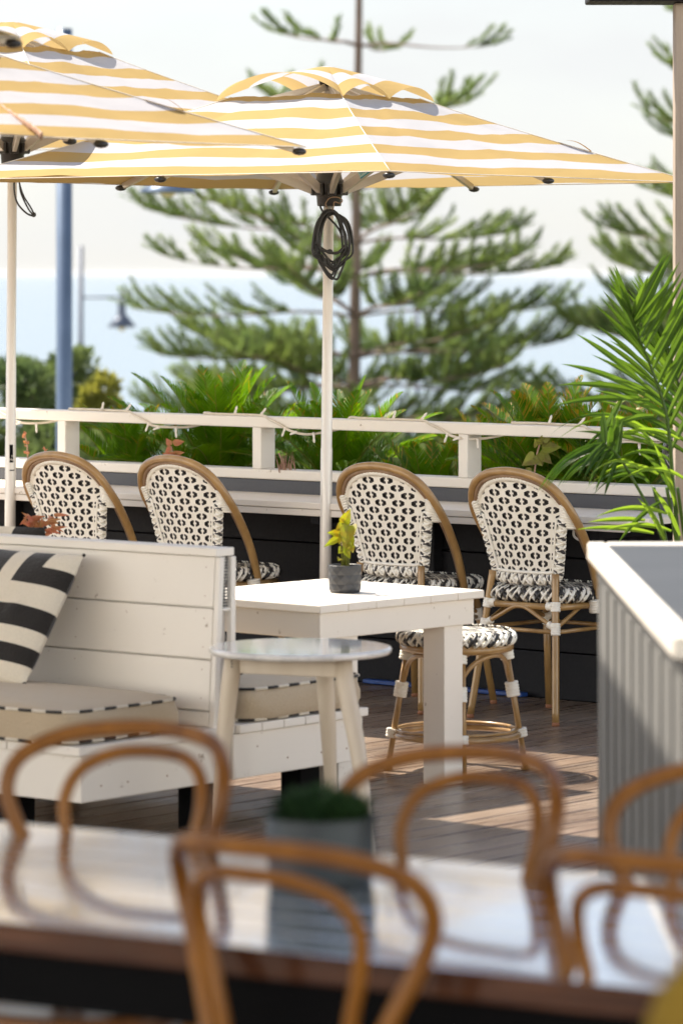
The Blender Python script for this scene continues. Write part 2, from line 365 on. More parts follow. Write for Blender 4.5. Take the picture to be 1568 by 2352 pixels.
M['ground'] = simple('dune_ground', (0.16, 0.15, 0.08), (0.07, 0.08, 0.035), 0.4, 0.95)
M['post'] = simple('weathered_post', (0.42, 0.35, 0.28), (0.30, 0.24, 0.19), 7, 0.75, 0, (6, 6, 0.4), bmp=0.5, detail=7)
M['plastic_gloss'] = simple('gloss_black', (0.012, 0.012, 0.013), (0.02, 0.02, 0.02), 4, 0.18, coat=0.5)
M['palmy'] = leafy('palm_young_leaf', (0.19, 0.30, 0.045), (0.12, 0.22, 0.03), 6, 0.5, 0.4)

# ------------------------------------------------------------------ the setting
def sheet(name, pts, mt, kind='structure'):
    o = MB().add(pts, [tuple(range(len(pts)))]).build(name, mt); return tag(o, kind=kind)
def terrain():
    xs = [-4000, -400, -120, -60, -30, -12, 0, 12, 30, 60, 120, 400, 4000]
    ys = [-300, -30, 0, 15, 17.4, 18.5, 22, 30, 45, 60, 80, 100, 125, 150, 200]
    zs = [-1.0, -1.0, -1.0, -1.0, -1.0, -1.2, -1.6, -2.2, -3.0, -3.6, -5.2, -7.0, -9.2, -10.5, -14]
    m = MB(); vs = []; fs = []
    for y, z in zip(ys, zs):
        for x in xs: vs.append((x, y, z - (0.25 * mnoise.noise((x * .05, y * .07, 0)) if y > 18 else 0)))
    n = len(xs)
    for j in range(len(ys) - 1):
        for i in range(n - 1): fs.append((j * n + i, j * n + i + 1, (j + 1) * n + i + 1, (j + 1) * n + i))
    tag(m.add(vs, fs, 0, True).build('ground', M['ground']), kind='structure')
terrain()
sheet('sea', [(-60000, 110, -10), (60000, 110, -10), (60000, 60000, -10), (-60000, 60000, -10)], M['sea'])

O = Vector((-0.064, 16.57, 0)); WA = R(-40)
dW = Vector((math.cos(WA), math.sin(WA), 0)); nW = Vector((-math.sin(WA), math.cos(WA), 0))
def W(s, t, z=0): return O + dW * s + nW * t + Vector((0, 0, z))

m = MB(); x = -12.0
while x < 12.0:
    m.span((x + 0.005, -19, -0.03), (x + 0.135, 0.0, 0)); x += 0.14
tag(m.build('deck', M['deck'], None, 0.003, 1, loc=O), kind='structure').rotation_euler = (0, 0, WA)
m = MB(); m.span((-12, -19, -0.9), (12, 0, -0.06))
tag(m.build('deck_base', M['black'], None, loc=O), kind='structure').rotation_euler = (0, 0, WA)
# unseen roof, added and shaped to shade tables, counter and bench, with posts
m = MB(); m.span((-5, 3.4, 3.0), (4.0, 7.6, 3.2)); m.span((-5, 7.6, 3.0), (-.70, 11.5, 3.2)); m.span((-5, 11.5, 3.0), (-2.25, 14.8, 3.2))
tag(m.build('shade_roof', M['white']), kind='structure')
for cx_, cy_ in ((-4.9, 3.5), (3.85, 3.5), (3.85, 7.45), (-4.9, 14.65), (-2.4, 14.65)):
    tag(MB().span((cx_ - .06, cy_ - .06, 0), (cx_ + .06, cy_ + .06, 2.998)).build('shade_roof_post', M['white'], None, .005), kind='structure')

# --- low cladding wall under the rail
wl = thing('clad_wall', 'dark slate weatherboard wall below the white rail', 'wall', O, WA)
m = MB()
for k in range(4): m.span((-3.6, 0.012 if k < 3 else 0.02, 0.0 + k * 0.195), (3.4, 0.10, 0.19 + k * 0.195))
m.build('cladding', M['slate'], wl, 0.003)
MB().span((-3.6, 0.004, 0.786), (3.4, 0.095, 0.848)).build('upper_strip', M['slate_l'], wl, 0.003)
m = MB().span((-1.93, -0.05, 0), (-1.85, 0.01, 0.72)); m.build('stud', M['slate'], wl, 0.004)
m = MB().span((0.55, -0.05, 0), (0.63, 0.01, 0.72)); m.build('stud', M['slate'], wl, 0.004)

# --- white railing
rl = thing('railing', 'white painted timber railing between the deck and the planted bed', 'railing', O, WA)
MB().span((-3.6, 0.0, 1.075), (3.4, 0.105, 1.122)).build('top_rail', M['white_worn'], rl, 0.006)
MB().span((-3.6, -0.004, 0.85), (3.4, 0.11, 0.893)).build('bottom_rail', M['white_worn'], rl, 0.006)
for px in (-330, 131, 578, 1050, 1549):
    k = (px - CX) / F; s = (k * (16.57) + 0.064) / (dW.x - k * dW.y)
    MB().span((s, 0.004, 0.893), (s + 0.05, 0.10, 1.075)).build('post', M['white'], rl, 0.004)

# --- counter shelf along the wall
sh = thing('counter_shelf', 'long white plank counter shelf fixed along the dark wall behind the bistro chairs', 'counter', O, WA)
m = MB()
for i in range(3):
    t0, t1 = -0.44 + i * 0.148, -0.44 + (i + 1) * 0.148 - 0.003
    if i == 2: t1 = 0.002
    e = 1.97 if i else 1.91
    m.add([(-3.4, t0, .765), (e, t0, .765), (1.97, t0 + (0.06 if i == 0 else 0), .765), (1.97, t1, .765), (-3.4, t1, .765),
           (-3.4, t0, .792), (e, t0, .792), (1.97, t0 + (0.06 if i == 0 else 0), .792), (1.97, t1, .792), (-3.4, t1, .792)],
          [(4, 3, 2, 1, 0), (5, 6, 7, 8, 9), (0, 1, 6, 5), (1, 2, 7, 6), (2, 3, 8, 7), (3, 4, 9, 8), (4, 0, 5, 9)])
m.build('top_board', M['white_worn'], sh, 0.003)
MB().span((-3.4, -0.434, 0.735), (1.90, -0.405, 0.763)).build('front_board', M['white_worn'], sh, 0.003)
for s in (-2.6, -1.2, 0.25, 1.7):
    MB().span((s, -0.40, 0.70), (s + 0.045, 0.008, 0.763)).build('bracket', M['slate'], sh, 0.003)
m = MB(); m.tube(smoothpath([W(1.62, -.40, .735), W(1.62, -.40, .71), W(1.645, -.40, .695), W(1.67, -.40, .70), W(1.675, -.40, .715)], 5), 0.005, 8)
tag(m.build('bag_hook', M['white']), 'small white hook under the right end of the counter shelf', 'hook')
m = MB().span((0.25, -0.06, 0.004), (1.10, -0.015, 0.022)); o = m.build('plastic_strip', M['blue'], None, 0.004, loc=O); o.rotation_euler = (0, 0, WA)
tag(o, 'blue plastic strip lying on the deck at the foot of the dark wall', 'strip')

# --- planted bed behind the rail
m = MB().span((-4.5, 0.13, -0.2), (4.2, 1.55, 0.72)); o = m.build('planting_bed', M['soil'], None, loc=O); o.rotation_euler = (0, 0, WA); tag(o, kind='structure')

# --- string lights wound round the top rail
st = thing('string_lights', 'off-white string lights wound round the top rail', 'lights', O, WA)
pts = []; s = -3.3; bulbs = []
rs = random.Random(3)
while s < 3.2:
    a = rs.uniform(-.03, .03)
    pts += [(s, .05, 1.128), (s + .12, .045 + a, 1.128), (s + .26, .03, 1.128), (s + .38, .012, 1.127), (s + .43, -.008, 1.115),
            (s + .50, -.011, 1.09), (s + .55, -.010, 1.068), (s + .62, .02, 1.06 + a * .3), (s + .70, .07, 1.064), (s + .76, .112, 1.085), (s + .80, .10, 1.125)]
    bulbs += [((s + .2, .03, 1.13), (.02, -.01, .035)), ((s + .53, -.012, 1.08), (-.01, -.012, -.04)), ((s + .655, .03, 1.06), (.012, -.01, -.045)), ((s + .36, .02, 1.13), (.03, 0, .03)), ((s + .585, .0, 1.062), (-.03, -.012, -.012))]
    s += 0.86 + rs.uniform(-.06, .06)
sp = smoothpath(pts, 6)
m = MB(); m.tube(sp, 0.0058, 6)
tw = [p + Vector((0, 0.004 * math.sin(i * 1.3), 0.004 * math.cos(i * 1.3))) for i, p in enumerate(sp)]
m.tube(tw, 0.0022, 5); m.build('cable', M['rope'], st)
for b, d in bulbs:
    b = Vector(b); d = Vector(d)
    MB().tube([b, b + d * .35, b + d * .4, b + d * .8, b + d], [.006, .006, .0045, .0055, .002], 7).build('bulb', M['white'], st)

# ------------------------------------------------------------------ striped parasols
M['strap'] = simple('strap_webbing', (0.62, 0.33, 0.06), (0.55, 0.28, 0.05), 20, 0.8)
M['stick'] = simple('sticker_paper', (0.42, 0.62, 0.62), (0.38, 0.58, 0.58), 4, 0.4)
M['stickd'] = simple('sticker_teal', (0.02, 0.27, 0.34), (0.02, 0.25, 0.32), 4, 0.4)
def text_mesh(name, body, size, mt, parent, mtx):
    cu = bpy.data.curves.new(name, 'FONT'); cu.body = body; cu.size = size; cu.align_x = 'CENTER'; cu.align_y = 'CENTER'
    o = bpy.data.objects.new(name + '_t', cu); S.collection.objects.link(o)
    dg = bpy.context.evaluated_depsgraph_get(); me = bpy.data.meshes.new_from_object(o.evaluated_get(dg)); bpy.data.objects.remove(o)
    me.materials.clear(); me.materials.append(mt)
    q = bpy.data.objects.new(name, me); S.collection.objects.link(q); q.parent = parent; q.matrix_local = mtx; return q
def parasol(x, y, z_edge, hd, ang, label, rise=0.36, lean=0.0, foot=0.0, pole=True, arcs=(1, 2, 1, 2), seed=0, sticker=False):
    t = thing('parasol', label, 'parasol', (x, y, 0), 0, 'yellow and white striped parasols'); t.name = 'parasol'
    rr = random.Random(seed)
    cor = [Vector((math.cos(ang + k * math.pi / 2), math.sin(ang + k * math.pi / 2), 0)) for k in range(4)]
    zt = z_edge + rise; rin = 0.25; lo = Vector((lean, 0, 0))
    apo = hd / math.sqrt(2); NU, NV = 48, 26
    m = MB()
    for k in range(4):
        A, B = cor[k], cor[(k + 1) % 4]; vs = []; uvs = []; fs = []
        for j in range(NV + 1):
            v = j / NV; q = rin + (1 - rin) * v
            for i in range(NU + 1):
                u = i / NU; p = (A * (1 - u) + B * u) * hd * q
                rib = abs(math.sin(2 * math.pi * u))          # 0 on hips and on the mid rib
                z = zt + (z_edge - zt) * (v ** 0.94) - 0.009 * rib * math.sin(math.pi * min(1, v * 1.05)) * (0.4 + v) + 0.006 * math.sin(9 * u + 3 * k + 5 * v + seed) * rib + rib * .008 * mnoise.noise((u * 5 + k * 7, v * 2.2 + seed, u * 3 - v * 4)) + rib * .004 * mnoise.noise((u * 17 + v * 9, v * 3, k + seed))
                if abs(u - .5) > .42: z -= 0.0
                ins = 1 - 0.018 * rib * v
                vs.append((p.x * ins, p.y * ins, z)); uvs.append((u * hd * 1.414, (1 - q) * apo))
        w_ = NU + 1
        for j in range(NV):
            for i in range(NU): fs.append((j * w_ + i, (j + 1) * w_ + i, (j + 1) * w_ + i + 1, j * w_ + i + 1))
        m.add(vs, fs, 0, True, uvs)
    can = m.build('canopy', M['canopy'], t)
    # hip seams and hem as thin raised cords of the same cloth
    m = MB()
    for k in range(4):
        A, B = cor[k], cor[(k + 1) % 4]
        m.tube([A * hd * (rin + (1 - rin) * v) + Vector((0, 0, zt + (z_edge - zt) * (v ** 0.94) + .001)) for v in [i / 10 for i in range(11)]], 0.0022, 5)
        m.tube([(A * (1 - u) + B * u) * hd * (1 - .018 * abs(math.sin(2 * math.pi * u))) + Vector((0, 0, z_edge - .028 * abs(math.sin(2 * math.pi * u)) * .0)) for u in [i / 16 for i in range(17)]], 0.002, 5)
    m.build('seam', M['rope'], can)
    m = MB(); A = cor[0]; tp_ = []
    for i in range(9):
        v = .50 + .12 * i / 8; tp_.append(A * hd * (rin + (1 - rin) * v) + Vector((0, 0, zt + (z_edge - zt) * (v ** .94) + .004 + .022 * math.sin(math.pi * i / 8))))
    sdv = Vector((-A.y, A.x, 0)) * .014; m.strip([p - sdv for p in tp_], [p + sdv for p in tp_]); m.build('tie_loop', M['strap'], can)
    # wind vent: a small raised cap whose hem bulges between the ribs
    m = MB(); hv = 0.29 * hd; zb = zt - 0.012; za = zt + 0.135
    for k in range(4):
        A, B = cor[k], cor[(k + 1) % 4]; vs = []; uvs = []; fs = []
        for j in range(11):
            v = j / 10
            for i in range(29):
                u = i / 28; p = (A * (1 - u) + B * u) * hv * v
                arc = abs(math.sin(math.pi * arcs[k] * u)) ** 0.8 * (0.105 if arcs[k] == 1 else 0.055)
                z = za + (zb - za) * v ** 1.25 + arc * v ** 1.6
                p = p * (1 + 0.05 * v * (arc / .08))
                vs.append((p.x, p.y, z)); uvs.append((u, (1 - v) * hv / 1.414 + .005))
        for j in range(10):
            for i in range(28): fs.append((j * 29 + i, (j + 1) * 29 + i, (j + 1) * 29 + i + 1, j * 29 + i + 1))
        m.add(vs, fs, 0, True, uvs)
    vent = m.build('vent_cap', M['canopy'], t)
    # ribs, struts and their end caps
    hubz = z_edge - 0.03
    for k in range(8):
        if k % 2 == 0: e = cor[k // 2] * hd
        else: e = (cor[k // 2] + cor[(k // 2 + 1) % 4]) * hd / 2
        a = Vector((0, 0, zt + .07)) + lo; b = e * .972 + Vector((0, 0, z_edge + 0.006)); d = (b - a).normalized()
        rot = d.to_track_quat('X', 'Z').to_matrix()
        rb = MB().box((a + b) / 2 - Vector((0, 0, .012)), ((b - a).length, .018, .026), rot).build('rib', M['alu'], t, 0.003)
        MB().ball(e * .985 + Vector((0, 0, z_edge - .015)), (.025, .025, .013), 10).build('end_cap', M['plastic'], rb)
        h = e.normalized(); c = a.lerp(b, 0.46) - Vector((0, 0, .02)); g = lo + h * .05 + Vector((0, 0, hubz - 0.015)); d2 = (c - g).normalized()
        stt = MB().box((g + c) / 2, ((c - g).length, .02, .036), d2.to_track_quat('X', 'Z').to_matrix()).build('strut', M['alu'], t, 0.003)
        if sticker and k == 7:
            sv = d2.cross(Vector((0, 0, 1))).normalized(); uv_ = sv.cross(d2)
            mt4 = Matrix(((d2.x, uv_.x, sv.x), (d2.y, uv_.y, sv.y), (d2.z, uv_.z, sv.z)))
            pc = g + d2 * ((c - g).length * 0.40)
            sk = MB().box(pc + sv * .0112, (.15, .031, .0012), mt4).box(pc + sv * .0116 - uv_ * .0125, (.15, .005, .0012), mt4, 1).build('sticker', [M['stick'], M['stickd']], stt)
            for body, sz, up in (('SHADOWSPEC', .021, .004), ('OUTDOOR UMBRELLAS', .0065, -.0078)):
                m4 = mt4.to_4x4(); m4.translation = pc + sv * .0124 + uv_ * up
                text_mesh('lettering', body, sz, M['stickd'], stt, m4)
    m = MB(); m.lathe([(.021, -.075), (.050, -.075), (.053, -.035), (.056, -.03), (.060, .0), (.062, .03), (.054, .04), (.050, .062), (.021, .064)], 20, (lean, 0, hubz))
    for k in range(8):
        a = ang + k * math.pi / 4; m.box((lean + math.cos(a) * .06, math.sin(a) * .06, hubz - .005), (.034, .04, .05), Matrix.Rotation(a, 3, 'Z'))
    m.build('hub', M['plastic'], t, 0.004)
    m = MB(); m.lathe([(.021, -.02), (.04, -.02), (.046, .02), (.03, .05)], 16, (lean, 0, zt + .07)); m.build('crown_hub', M['plastic'], t)
    if pole:
        zs = [foot, 0.60, 1.02, 1.024, 1.35, 1.354, zt + .08]
        m = MB(); m.tube([(lean * ((z - .7) / 1.6), 0, z) for z in zs], [.0245, .0245, .0245, .0228, .0228, .0215, .0215], 20)
        m.build('pole', M['pole'], t)
        m = MB(); m.lathe([(.027, 0), (.12, 0), (.12, .012), (.03, .02), (.03, .06), (.0265, .06)], 24, (-lean * .43, 0, foot)); m.build('base_plate', M['slate'], t)
    return t
EX = parasol(-0.065, 16.0, 2.135, 1.58, R(9), 'fully seen striped parasol on the pole in the middle of the counter', 0.345, 0.014, 0.0, arcs=(2, 1, 1, 2), seed=1, sticker=True)
P1 = parasol(-1.48, 17.18, 2.345, 1.60, R(12), 'raised striped parasol partly behind another, on the pole at the left end of the counter', 0.40, 0.01, 0.0, arcs=(2, 2, 2, 2), seed=2)
P3 = parasol(-1.625, 12.41, 2.220, 1.43, R(8), 'striped parasol in shade in front, its corner overlapping the fully seen one', 0.275, 0.0, 0.0, seed=3)
P3.rotation_euler = (R(2.0), R(2.4), 0); P3.location.y += .075
P4 = parasol(-2.265, 10.0, 2.375, 1.43, R(8), 'nearest striped parasol, only the tip of one corner showing at the upper left', 0.38, 0.0, 0.0, seed=5)
# little black label with white letters on the left pole, and the cords
pl = thing('pole_label', 'small black label with white letters stuck on the left parasol pole', 'label', (-1.48, 17.18, 0))
m = MB()
for k in range(8):
    a0, a1 = R(268 + k * 9), R(268 + (k + 1) * 9)
    q = 0.0252
    m.add([(math.cos(a) * q, math.sin(a) * q, z) for a in (a0, a1) for z in (0.905, 0.985)], [(0, 2, 3, 1)])
    if k < 7:
        m.add([(math.cos(a) * q, math.sin(a) * q, z) for a in (a0, a1) for z in (0.868, 0.873)], [(0, 2, 3, 1)])
m.build('band', M['black'], pl)
for body, zz in (('F', 0.932), ('Hea', 0.918)):
    a = R(-65); m4 = Matrix(((-math.sin(a), 0, math.cos(a)), (math.cos(a), 0, math.sin(a)), (0, 1, 0))).to_4x4(); m4.translation = (math.cos(a) * .0262, math.sin(a) * .0262, zz)
    text_mesh('lettering', body, 0.016, M['white'], pl, m4)
m = MB(); pz = at(36, 400, 17.12)
def loop(pts, Y, r, n=8, closed=True): m.tube(smoothpath([at(px, py, Y + dy) for px, py, dy in pts], 8, closed), r, 6, closed)
loop([(36, 398, 0), (33, 430, 0), (40, 465, -.02), (62, 490, -.02), (78, 494, 0), (72, 478, .01), (55, 450, .01), (45, 420, .01), (40, 398, 0)], 17.1, .0042, closed=False)
loop([(45, 400, 0), (48, 440, 0), (66, 480, 0), (78, 494, 0)], 17.08, .0038, closed=False)
m.ball(at(78, 493, 17.09), .012, 8)
tag(m.build('cord_loop', M['cable']), 'black cord loop hanging from the left parasol beside its pole', 'cord')
m = MB(); rr = random.Random(5); cb = (760, 570)
# coil of cable hung on the middle pole
for k in range(9):
    wv = rr.uniform(26, 46); cx = 760 + rr.uniform(-5, 6); bot = rr.uniform(600, 652); tp = 482 + rr.uniform(0, 10); dy = -.055 - rr.uniform(0, .05)
    loop([(760 + rr.uniform(-8, 8), tp, 0), (cx + wv * .75, 515 + rr.uniform(-8, 8), 0), (cx + wv, 566 + rr.uniform(-14, 12), rr.uniform(-.01, .01)), (cx + wv * rr.uniform(.3, .6), bot - 16, 0), (cx + rr.uniform(-4, 8), bot, 0),
          (cx - wv * rr.uniform(.4, .7), bot - 24, 0), (cx - wv, 566 + rr.uniform(-12, 16), rr.uniform(-.01, .01)), (cx - wv * .7, 512 + rr.uniform(-6, 6), 0)], 16.0 + dy, .0046)
loop([(735, 470, 0), (741, 485, 0), (775, 522, -.02), (786, 545, -.02)], 15.93, .0045, closed=False)
loop([(722, 545, 0), (732, 565, 0), (752, 578, -.02), (776, 580, -.02), (796, 560, 0)], 15.90, .0065, closed=False)
m.ball(at(757, 578, 15.88), (.014, .012, .011), 8)
for k in range(6): loop([(722 + k * 1.3, 560, 0), (722 + k * 1.5, 535, 0), (735 + k, 502, 0), (755, 484 + k * .6, 0), (768, 486, 0)], 15.91 - k * .004, .0048, closed=False)
tag(m.build('cable_coil', M['cable']), 'black cable coiled in loops hanging on the middle parasol pole', 'cable')
m = MB(); loop([(747, 468, 0), (757, 455, 0), (775, 453, 0), (786, 460, 0), (780, 467, 0), (768, 464, 0), (765, 480, 0), (757, 490, 0), (752, 480, 0), (747, 468, 0)], 15.90, .0022, closed=False)
tag(m.build('wire_hook', M['rattan_core']), 'thin wire hook tying the cable coil to the parasol hub', 'hook')
m = MB(); sp = smoothpath([P3.location + Vector(q) for q in ()] or [at(-30, 225, 11.95), at(0, 246, 11.85), at(40, 272, 11.72), at(80, 298, 11.58), at(97, 313, 11.50)], 8)
m.tube(sp, [.012 + .003 * math.sin(i * 2.1) for i in range(len(sp))], 7, flat=.35)
tag(m.build('frayed_strap', M['twig']), 'frayed beige strap lying over the shaded front parasol', 'strap')

# ------------------------------------------------------------------ rattan bistro chairs
CHO = {}
def ring_pts(hx, hy, n, ex=4.0, cy=0.0, z=0.0):
    o = []
    for i in range(n):
        a = 2 * math.pi * i / n; c, s_ = math.cos(a), math.sin(a)
        o.append(Vector((hx * math.copysign(abs(c) ** (2 / ex), c), cy + hy * math.copysign(abs(s_) ** (2 / ex), s_), z)))
    return o
def woven_seat(mb, hx, hy, z0, z1, ex, cy=0.0, n=48):
    """slab with a rounded rim; slot 0 = woven cover"""
    prof = [(0.90, z0), (0.985, z0 + .010), (1.0, (z0 + z1) / 2), (0.985, z1 - .012), (0.93, z1 - .002), (0.75, z1 + .001), (0.4, z1 + .002), (0.02, z1 + .002)]
    vs = []; fs = []
    for k, z in prof: vs += [Vector((p.x, p.y, z)) for p in ring_pts(hx * k, hy * k, n, ex, cy * 1)]
    for r in range(len(prof) - 1):
        for i in range(n): j = (i + 1) % n; fs.append((r * n + i, r * n + j, (r + 1) * n + j, (r + 1) * n + i))
    fs.append(tuple(range(n))[::-1]); mb.add(vs, fs, 0, True)
def braid_edge(hx, hy, z0, z1, ex, cy, cnt, name, parent, seed=1):
    """crossing flat strands round the rim"""
    m = MB(); rr = random.Random(seed); zc, h = (z0 + z1) / 2, (z1 - z0) / 2
    base = ring_pts(hx, hy, cnt * 8, ex, cy)
    # even spacing by arc length
    L_ = [0]
    for i in range(len(base)): L_.append(L_[-1] + (base[(i + 1) % len(base)] - base[i]).length)
    def pt(u):
        u = (u % 1.0) * L_[-1]; lo = 0
        for i in range(len(base)):
            if L_[i + 1] >= u: return base[i].lerp(base[(i + 1) % len(base)], (u - L_[i]) / max(1e-9, L_[i + 1] - L_[i]))
        return base[0]
    for i in range(cnt):
        for sgn in (1, -1):
            ps = []
            for k in range(7):
                f = k / 6; a = (f - .5) * 2; p = pt((i + sgn * (f - .5) * 1.55) / cnt)
                bul = 1 + (0.006 + .016 * (1 - a * a) * (1 if sgn > 0 else .8)) / max(hx, hy) * 1.0 - 0.030 * max(0, abs(a) - .7) * 3
                ps.append(Vector((p.x * bul, cy + (p.y - cy) * bul, zc + a * (h + .003))))
            mt = (0 if i % 3 else 2) if sgn > 0 else (0 if i % 2 else 1)
            m.tube(ps, [.004, .0068, .0074, .0074, .0074, .0068, .004], 6, m=mt, flat=.55)
    return m.build(name, [M['wick_w'], M['wick_g'], M['wick_k']], parent)
def wrap(mb, a, b, r, turns, ridge=.0022):
    """cord wound in ridges from a to b"""
    a, b = Vector(a), Vector(b); k = turns * 4; ps = []; rs_ = []
    for i in range(k + 1):
        ps.append(a.lerp(b, i / k)); rs_.append(r + ridge * (0.5 - 0.5 * math.cos(2 * math.pi * i / 4)))
    mb.tube(ps, rs_, 12)
def make_chair(label):
    t = thing('bistro_chair', label, 'chair', (0, 0, 0), 0, 'bistro chairs along the counter')
    rt = M['rattan']
    FT = {(-1, -1): Vector((-.215, -.245, 0)), (1, -1): Vector((.215, -.245, 0)), (-1, 1): Vector((-.205, .235, 0)), (1, 1): Vector((.205, .235, 0))}
    TP = {(-1, -1): Vector((-.158, -.175, .58)), (1, -1): Vector((.158, -.175, .58)), (-1, 1): Vector((-.165, .165, .455)), (1, 1): Vector((.165, .165, .455))}
    for k in FT:
        a, b = FT[k], TP[k]; m = MB()
        knee = a.lerp(b, (.455) / b.z) if k[1] < 0 else b
        p = smoothpath([a + Vector((0, 0, .012)), a.lerp(knee, .5), knee, b], 4) if k[1] < 0 else [a + Vector((0, 0, .012)), a.lerp(b, .5), b]
        m.tube(p, .0145, 12); lg = m.build('leg', rt, t)
        MB().lathe([(.0125, 0), (.0152, .001), (.0152, .014), (.0147, .015)], 12, (a.x, a.y, 0)).build('foot_cap', M['foot'], lg)
    zf = .452; m = MB()
    fr = [Vector((-.175, -.19, zf)), Vector((.175, -.19, zf)), Vector((.195, .03, zf)), Vector((.178, .18, zf)), Vector((-.178, .18, zf)), Vector((-.195, .03, zf))]
    for i in range(6): m.tube([fr[i], fr[(i + 1) % 6]], .0135, 10)
    m.build('seat_frame', rt, t)
    m = MB(); zs = .357
    def legp(k, z): a, b = FT[k], TP[k]; kz = (.455 if k[1] < 0 else b.z); kb = a.lerp(b, .455 / b.z) if k[1] < 0 else b; return a.lerp(kb, z / kz)
    order = [(-1, -1), (1, -1), (1, 1), (-1, 1)]
    for i in range(4): m.tube([legp(order[i], zs), legp(order[(i + 1) % 4], zs)], .0085, 8)
    m.build('stretcher', rt, t)
    m = MB()
    for i in range(4):
        a, b = legp(order[i], zs + .015), legp(order[(i + 1) % 4], zs + .015)
        m.tube(smoothpath([a, a.lerp(b, .22) + Vector((0, 0, .038)), a.lerp(b, .40) + Vector((0, 0, .071)), a.lerp(b, .5) + Vector((0, 0, .077)), a.lerp(b, .60) + Vector((0, 0, .071)), a.lerp(b, .78) + Vector((0, 0, .038)), b], 4), .0085, 8)
    m.build('brace', rt, t)
    for k in order:
        m = MB(); p = legp(k, zs); q = legp(k, zs + .035); wrap(m, p - (q - p) * .35, q, .018, 5)
        d = Vector((-k[0], 0, 0)); w0 = legp(k, zs + .02); wrap(m, w0 + d * .012, w0 + d * .035 + Vector((0, 0, .01)), .0135, 3)
        m.build('binding', M['wick_w'], t); m = MB()
        p = legp(k, .435); q = legp(k, .472 if k[1] < 0 else .455); wrap(m, p, q, .0185, 4)
        w0 = legp(k, .455); wrap(m, w0 + d * .012, w0 + d * .04, .0155, 3)
        m.build('binding', M['wick_w'], t)
    for sx in (-1, 1):
        m = MB(); wrap(m, (sx * .212, .012, .425), (sx * .212, .004, .475), .028, 5); m.build('binding', M['wick_w'], t)
    # the big hoop: from beside the seat up and back over the top of the backrest
    H1 = [(.213, .035, .43), (.222, .015, .50), (.240, -.045, .62), (.252, -.125, .74), (.246, -.190, .83), (.205, -.238, .912), (.125, -.265, .962), (0, -.275, .980)]
    hp = [Vector(q) for q in H1] + [Vector((-q[0], q[1], q[2])) for q in H1[-2::-1]]
    m = MB(); m.tube(smoothpath(hp, 6), .0165, 12); m.build('hoop', rt, t)
    hp2 = [Vector((q.x * .925, q.y + .004, (q.z - .43) * .965 + .43)) for q in hp]
    m = MB(); m.tube(smoothpath(hp2, 6), .0085, 8); m.build('inner_hoop', M['rattan_core'], t)
    # woven panel
    Z0, ZS, ZT = .572, .82, .946
    def hwl(z): return lerp(.148, .208, (z - Z0) / (ZS - Z0))
    def hw(z): return hwl(z) if z <= ZS else .208 * math.sqrt(max(0, 1 - ((z - ZS) / (ZT - ZS)) ** 2)) ** .85 if z < ZT else 0
    def P(x, z, off=0.0): return Vector((x, -.172 - .092 * (max(0, z - Z0) / (ZT - Z0)) ** 1.1 + 0.9 * x * x + off, z))
    m = MB(); pu, pz = .405, .0305
    hole = [(.325, .2), (.155, .43), (-.155, .43), (-.325, .2), (-.325, -.2), (-.155, -.43), (.155, -.43), (.325, -.2)]
    outr = [(.5, .22), (.17, .5), (-.17, .5), (-.5, .22), (-.5, -.22), (-.17, -.5), (.17, -.5), (.5, -.22)]
    for side in (0, 1):
        off = -.004 if side == 0 else .019
        row = 0; z = Z0 + pz * .5
        while z < ZT:
            u = -1.2 * pu * 3 + (pu / 2 if row % 2 else 0); u0 = -3 * pu + (pu / 2 if row % 2 else 0)
            for i in range(7):
                uc = u0 + i * pu; wl_ = hwl(z)
                if abs(uc) * wl_ - .3 * pu * wl_ > hw(z) or abs(uc) > 1.15: continue
                def q(a, b, o=0.0):
                    zz = min(ZT, max(Z0, z + b * pz)); lim = hw(min(zz, ZT - .004)) + .006
                    return P(max(-lim, min(lim, (uc + a * pu) * hwl(zz))), zz, off + o)
                vs = [q(*h) for h in hole] + [q(*h) for h in outr] + [q(.5, .5), q(-.5, .5), q(-.5, -.5), q(.5, -.5)]
                fs = [(k, (k + 1) % 8, 8 + (k + 1) % 8, 8 + k) for k in range(8)] + [(8, 16, 9), (10, 17, 11), (12, 18, 13), (14, 19, 15)]
                m.add(vs, fs, 0)
                m.add([q(-.05, -.47, .001), q(.05, -.47, .001), q(.05, .47, .001), q(-.05, .47, .001)], [(0, 1, 2, 3)], 0)
                m.add([q(-.11, -.12, .0015), q(.11, -.12, .0015), q(.11, .12, .0015), q(-.11, .12, .0015)], [(0, 1, 2, 3)], 0)
                # raised strands that lap over the lattice
                for sx in (-1, 1):
                    for sy in (-1, 1):
                        m.add([q(sx * .07, sy * .47, .003), q(sx * .17, sy * .45, .003), q(sx * .25, sy * .30, .003), q(sx * .15, sy * .16, .003), q(sx * .07, sy * .24, .003)], [(0, 1, 2, 3, 4)], 1)
            row += 1; z += pz
    # dark inside between the two woven faces
    zz = [Z0 + (ZT - Z0) * i / 14 for i in range(15)]
    for i in range(8):
        f0, f1 = i / 4 - 1, (i + 1) / 4 - 1
        m.strip([P(f0 * hw(min(q_, ZT - .002)), q_, .008) for q_ in zz], [P(f1 * hw(min(q_, ZT - .002)), q_, .008) for q_ in zz], 2)
    pn = m.build('back_panel', [M['wick_w'], M['wick_g'], M['wick_k']], t)
    # wound rim over the top
    N_ = 120; m = MB(); ps = []; rs_ = []
    for i in range(N_ + 1):
        a = math.pi * (i / N_) ; x = .214 * math.cos(a); zt_ = ZS - .015 + (ZT - ZS + .022) * abs(math.sin(a)) ** .9
        ps.append(P(x, zt_, .004)); rs_.append(.0150 + .0020 * (i % 3 == 1) - .002 * (i % 3 == 0))
    m.tube(ps, rs_, 10)
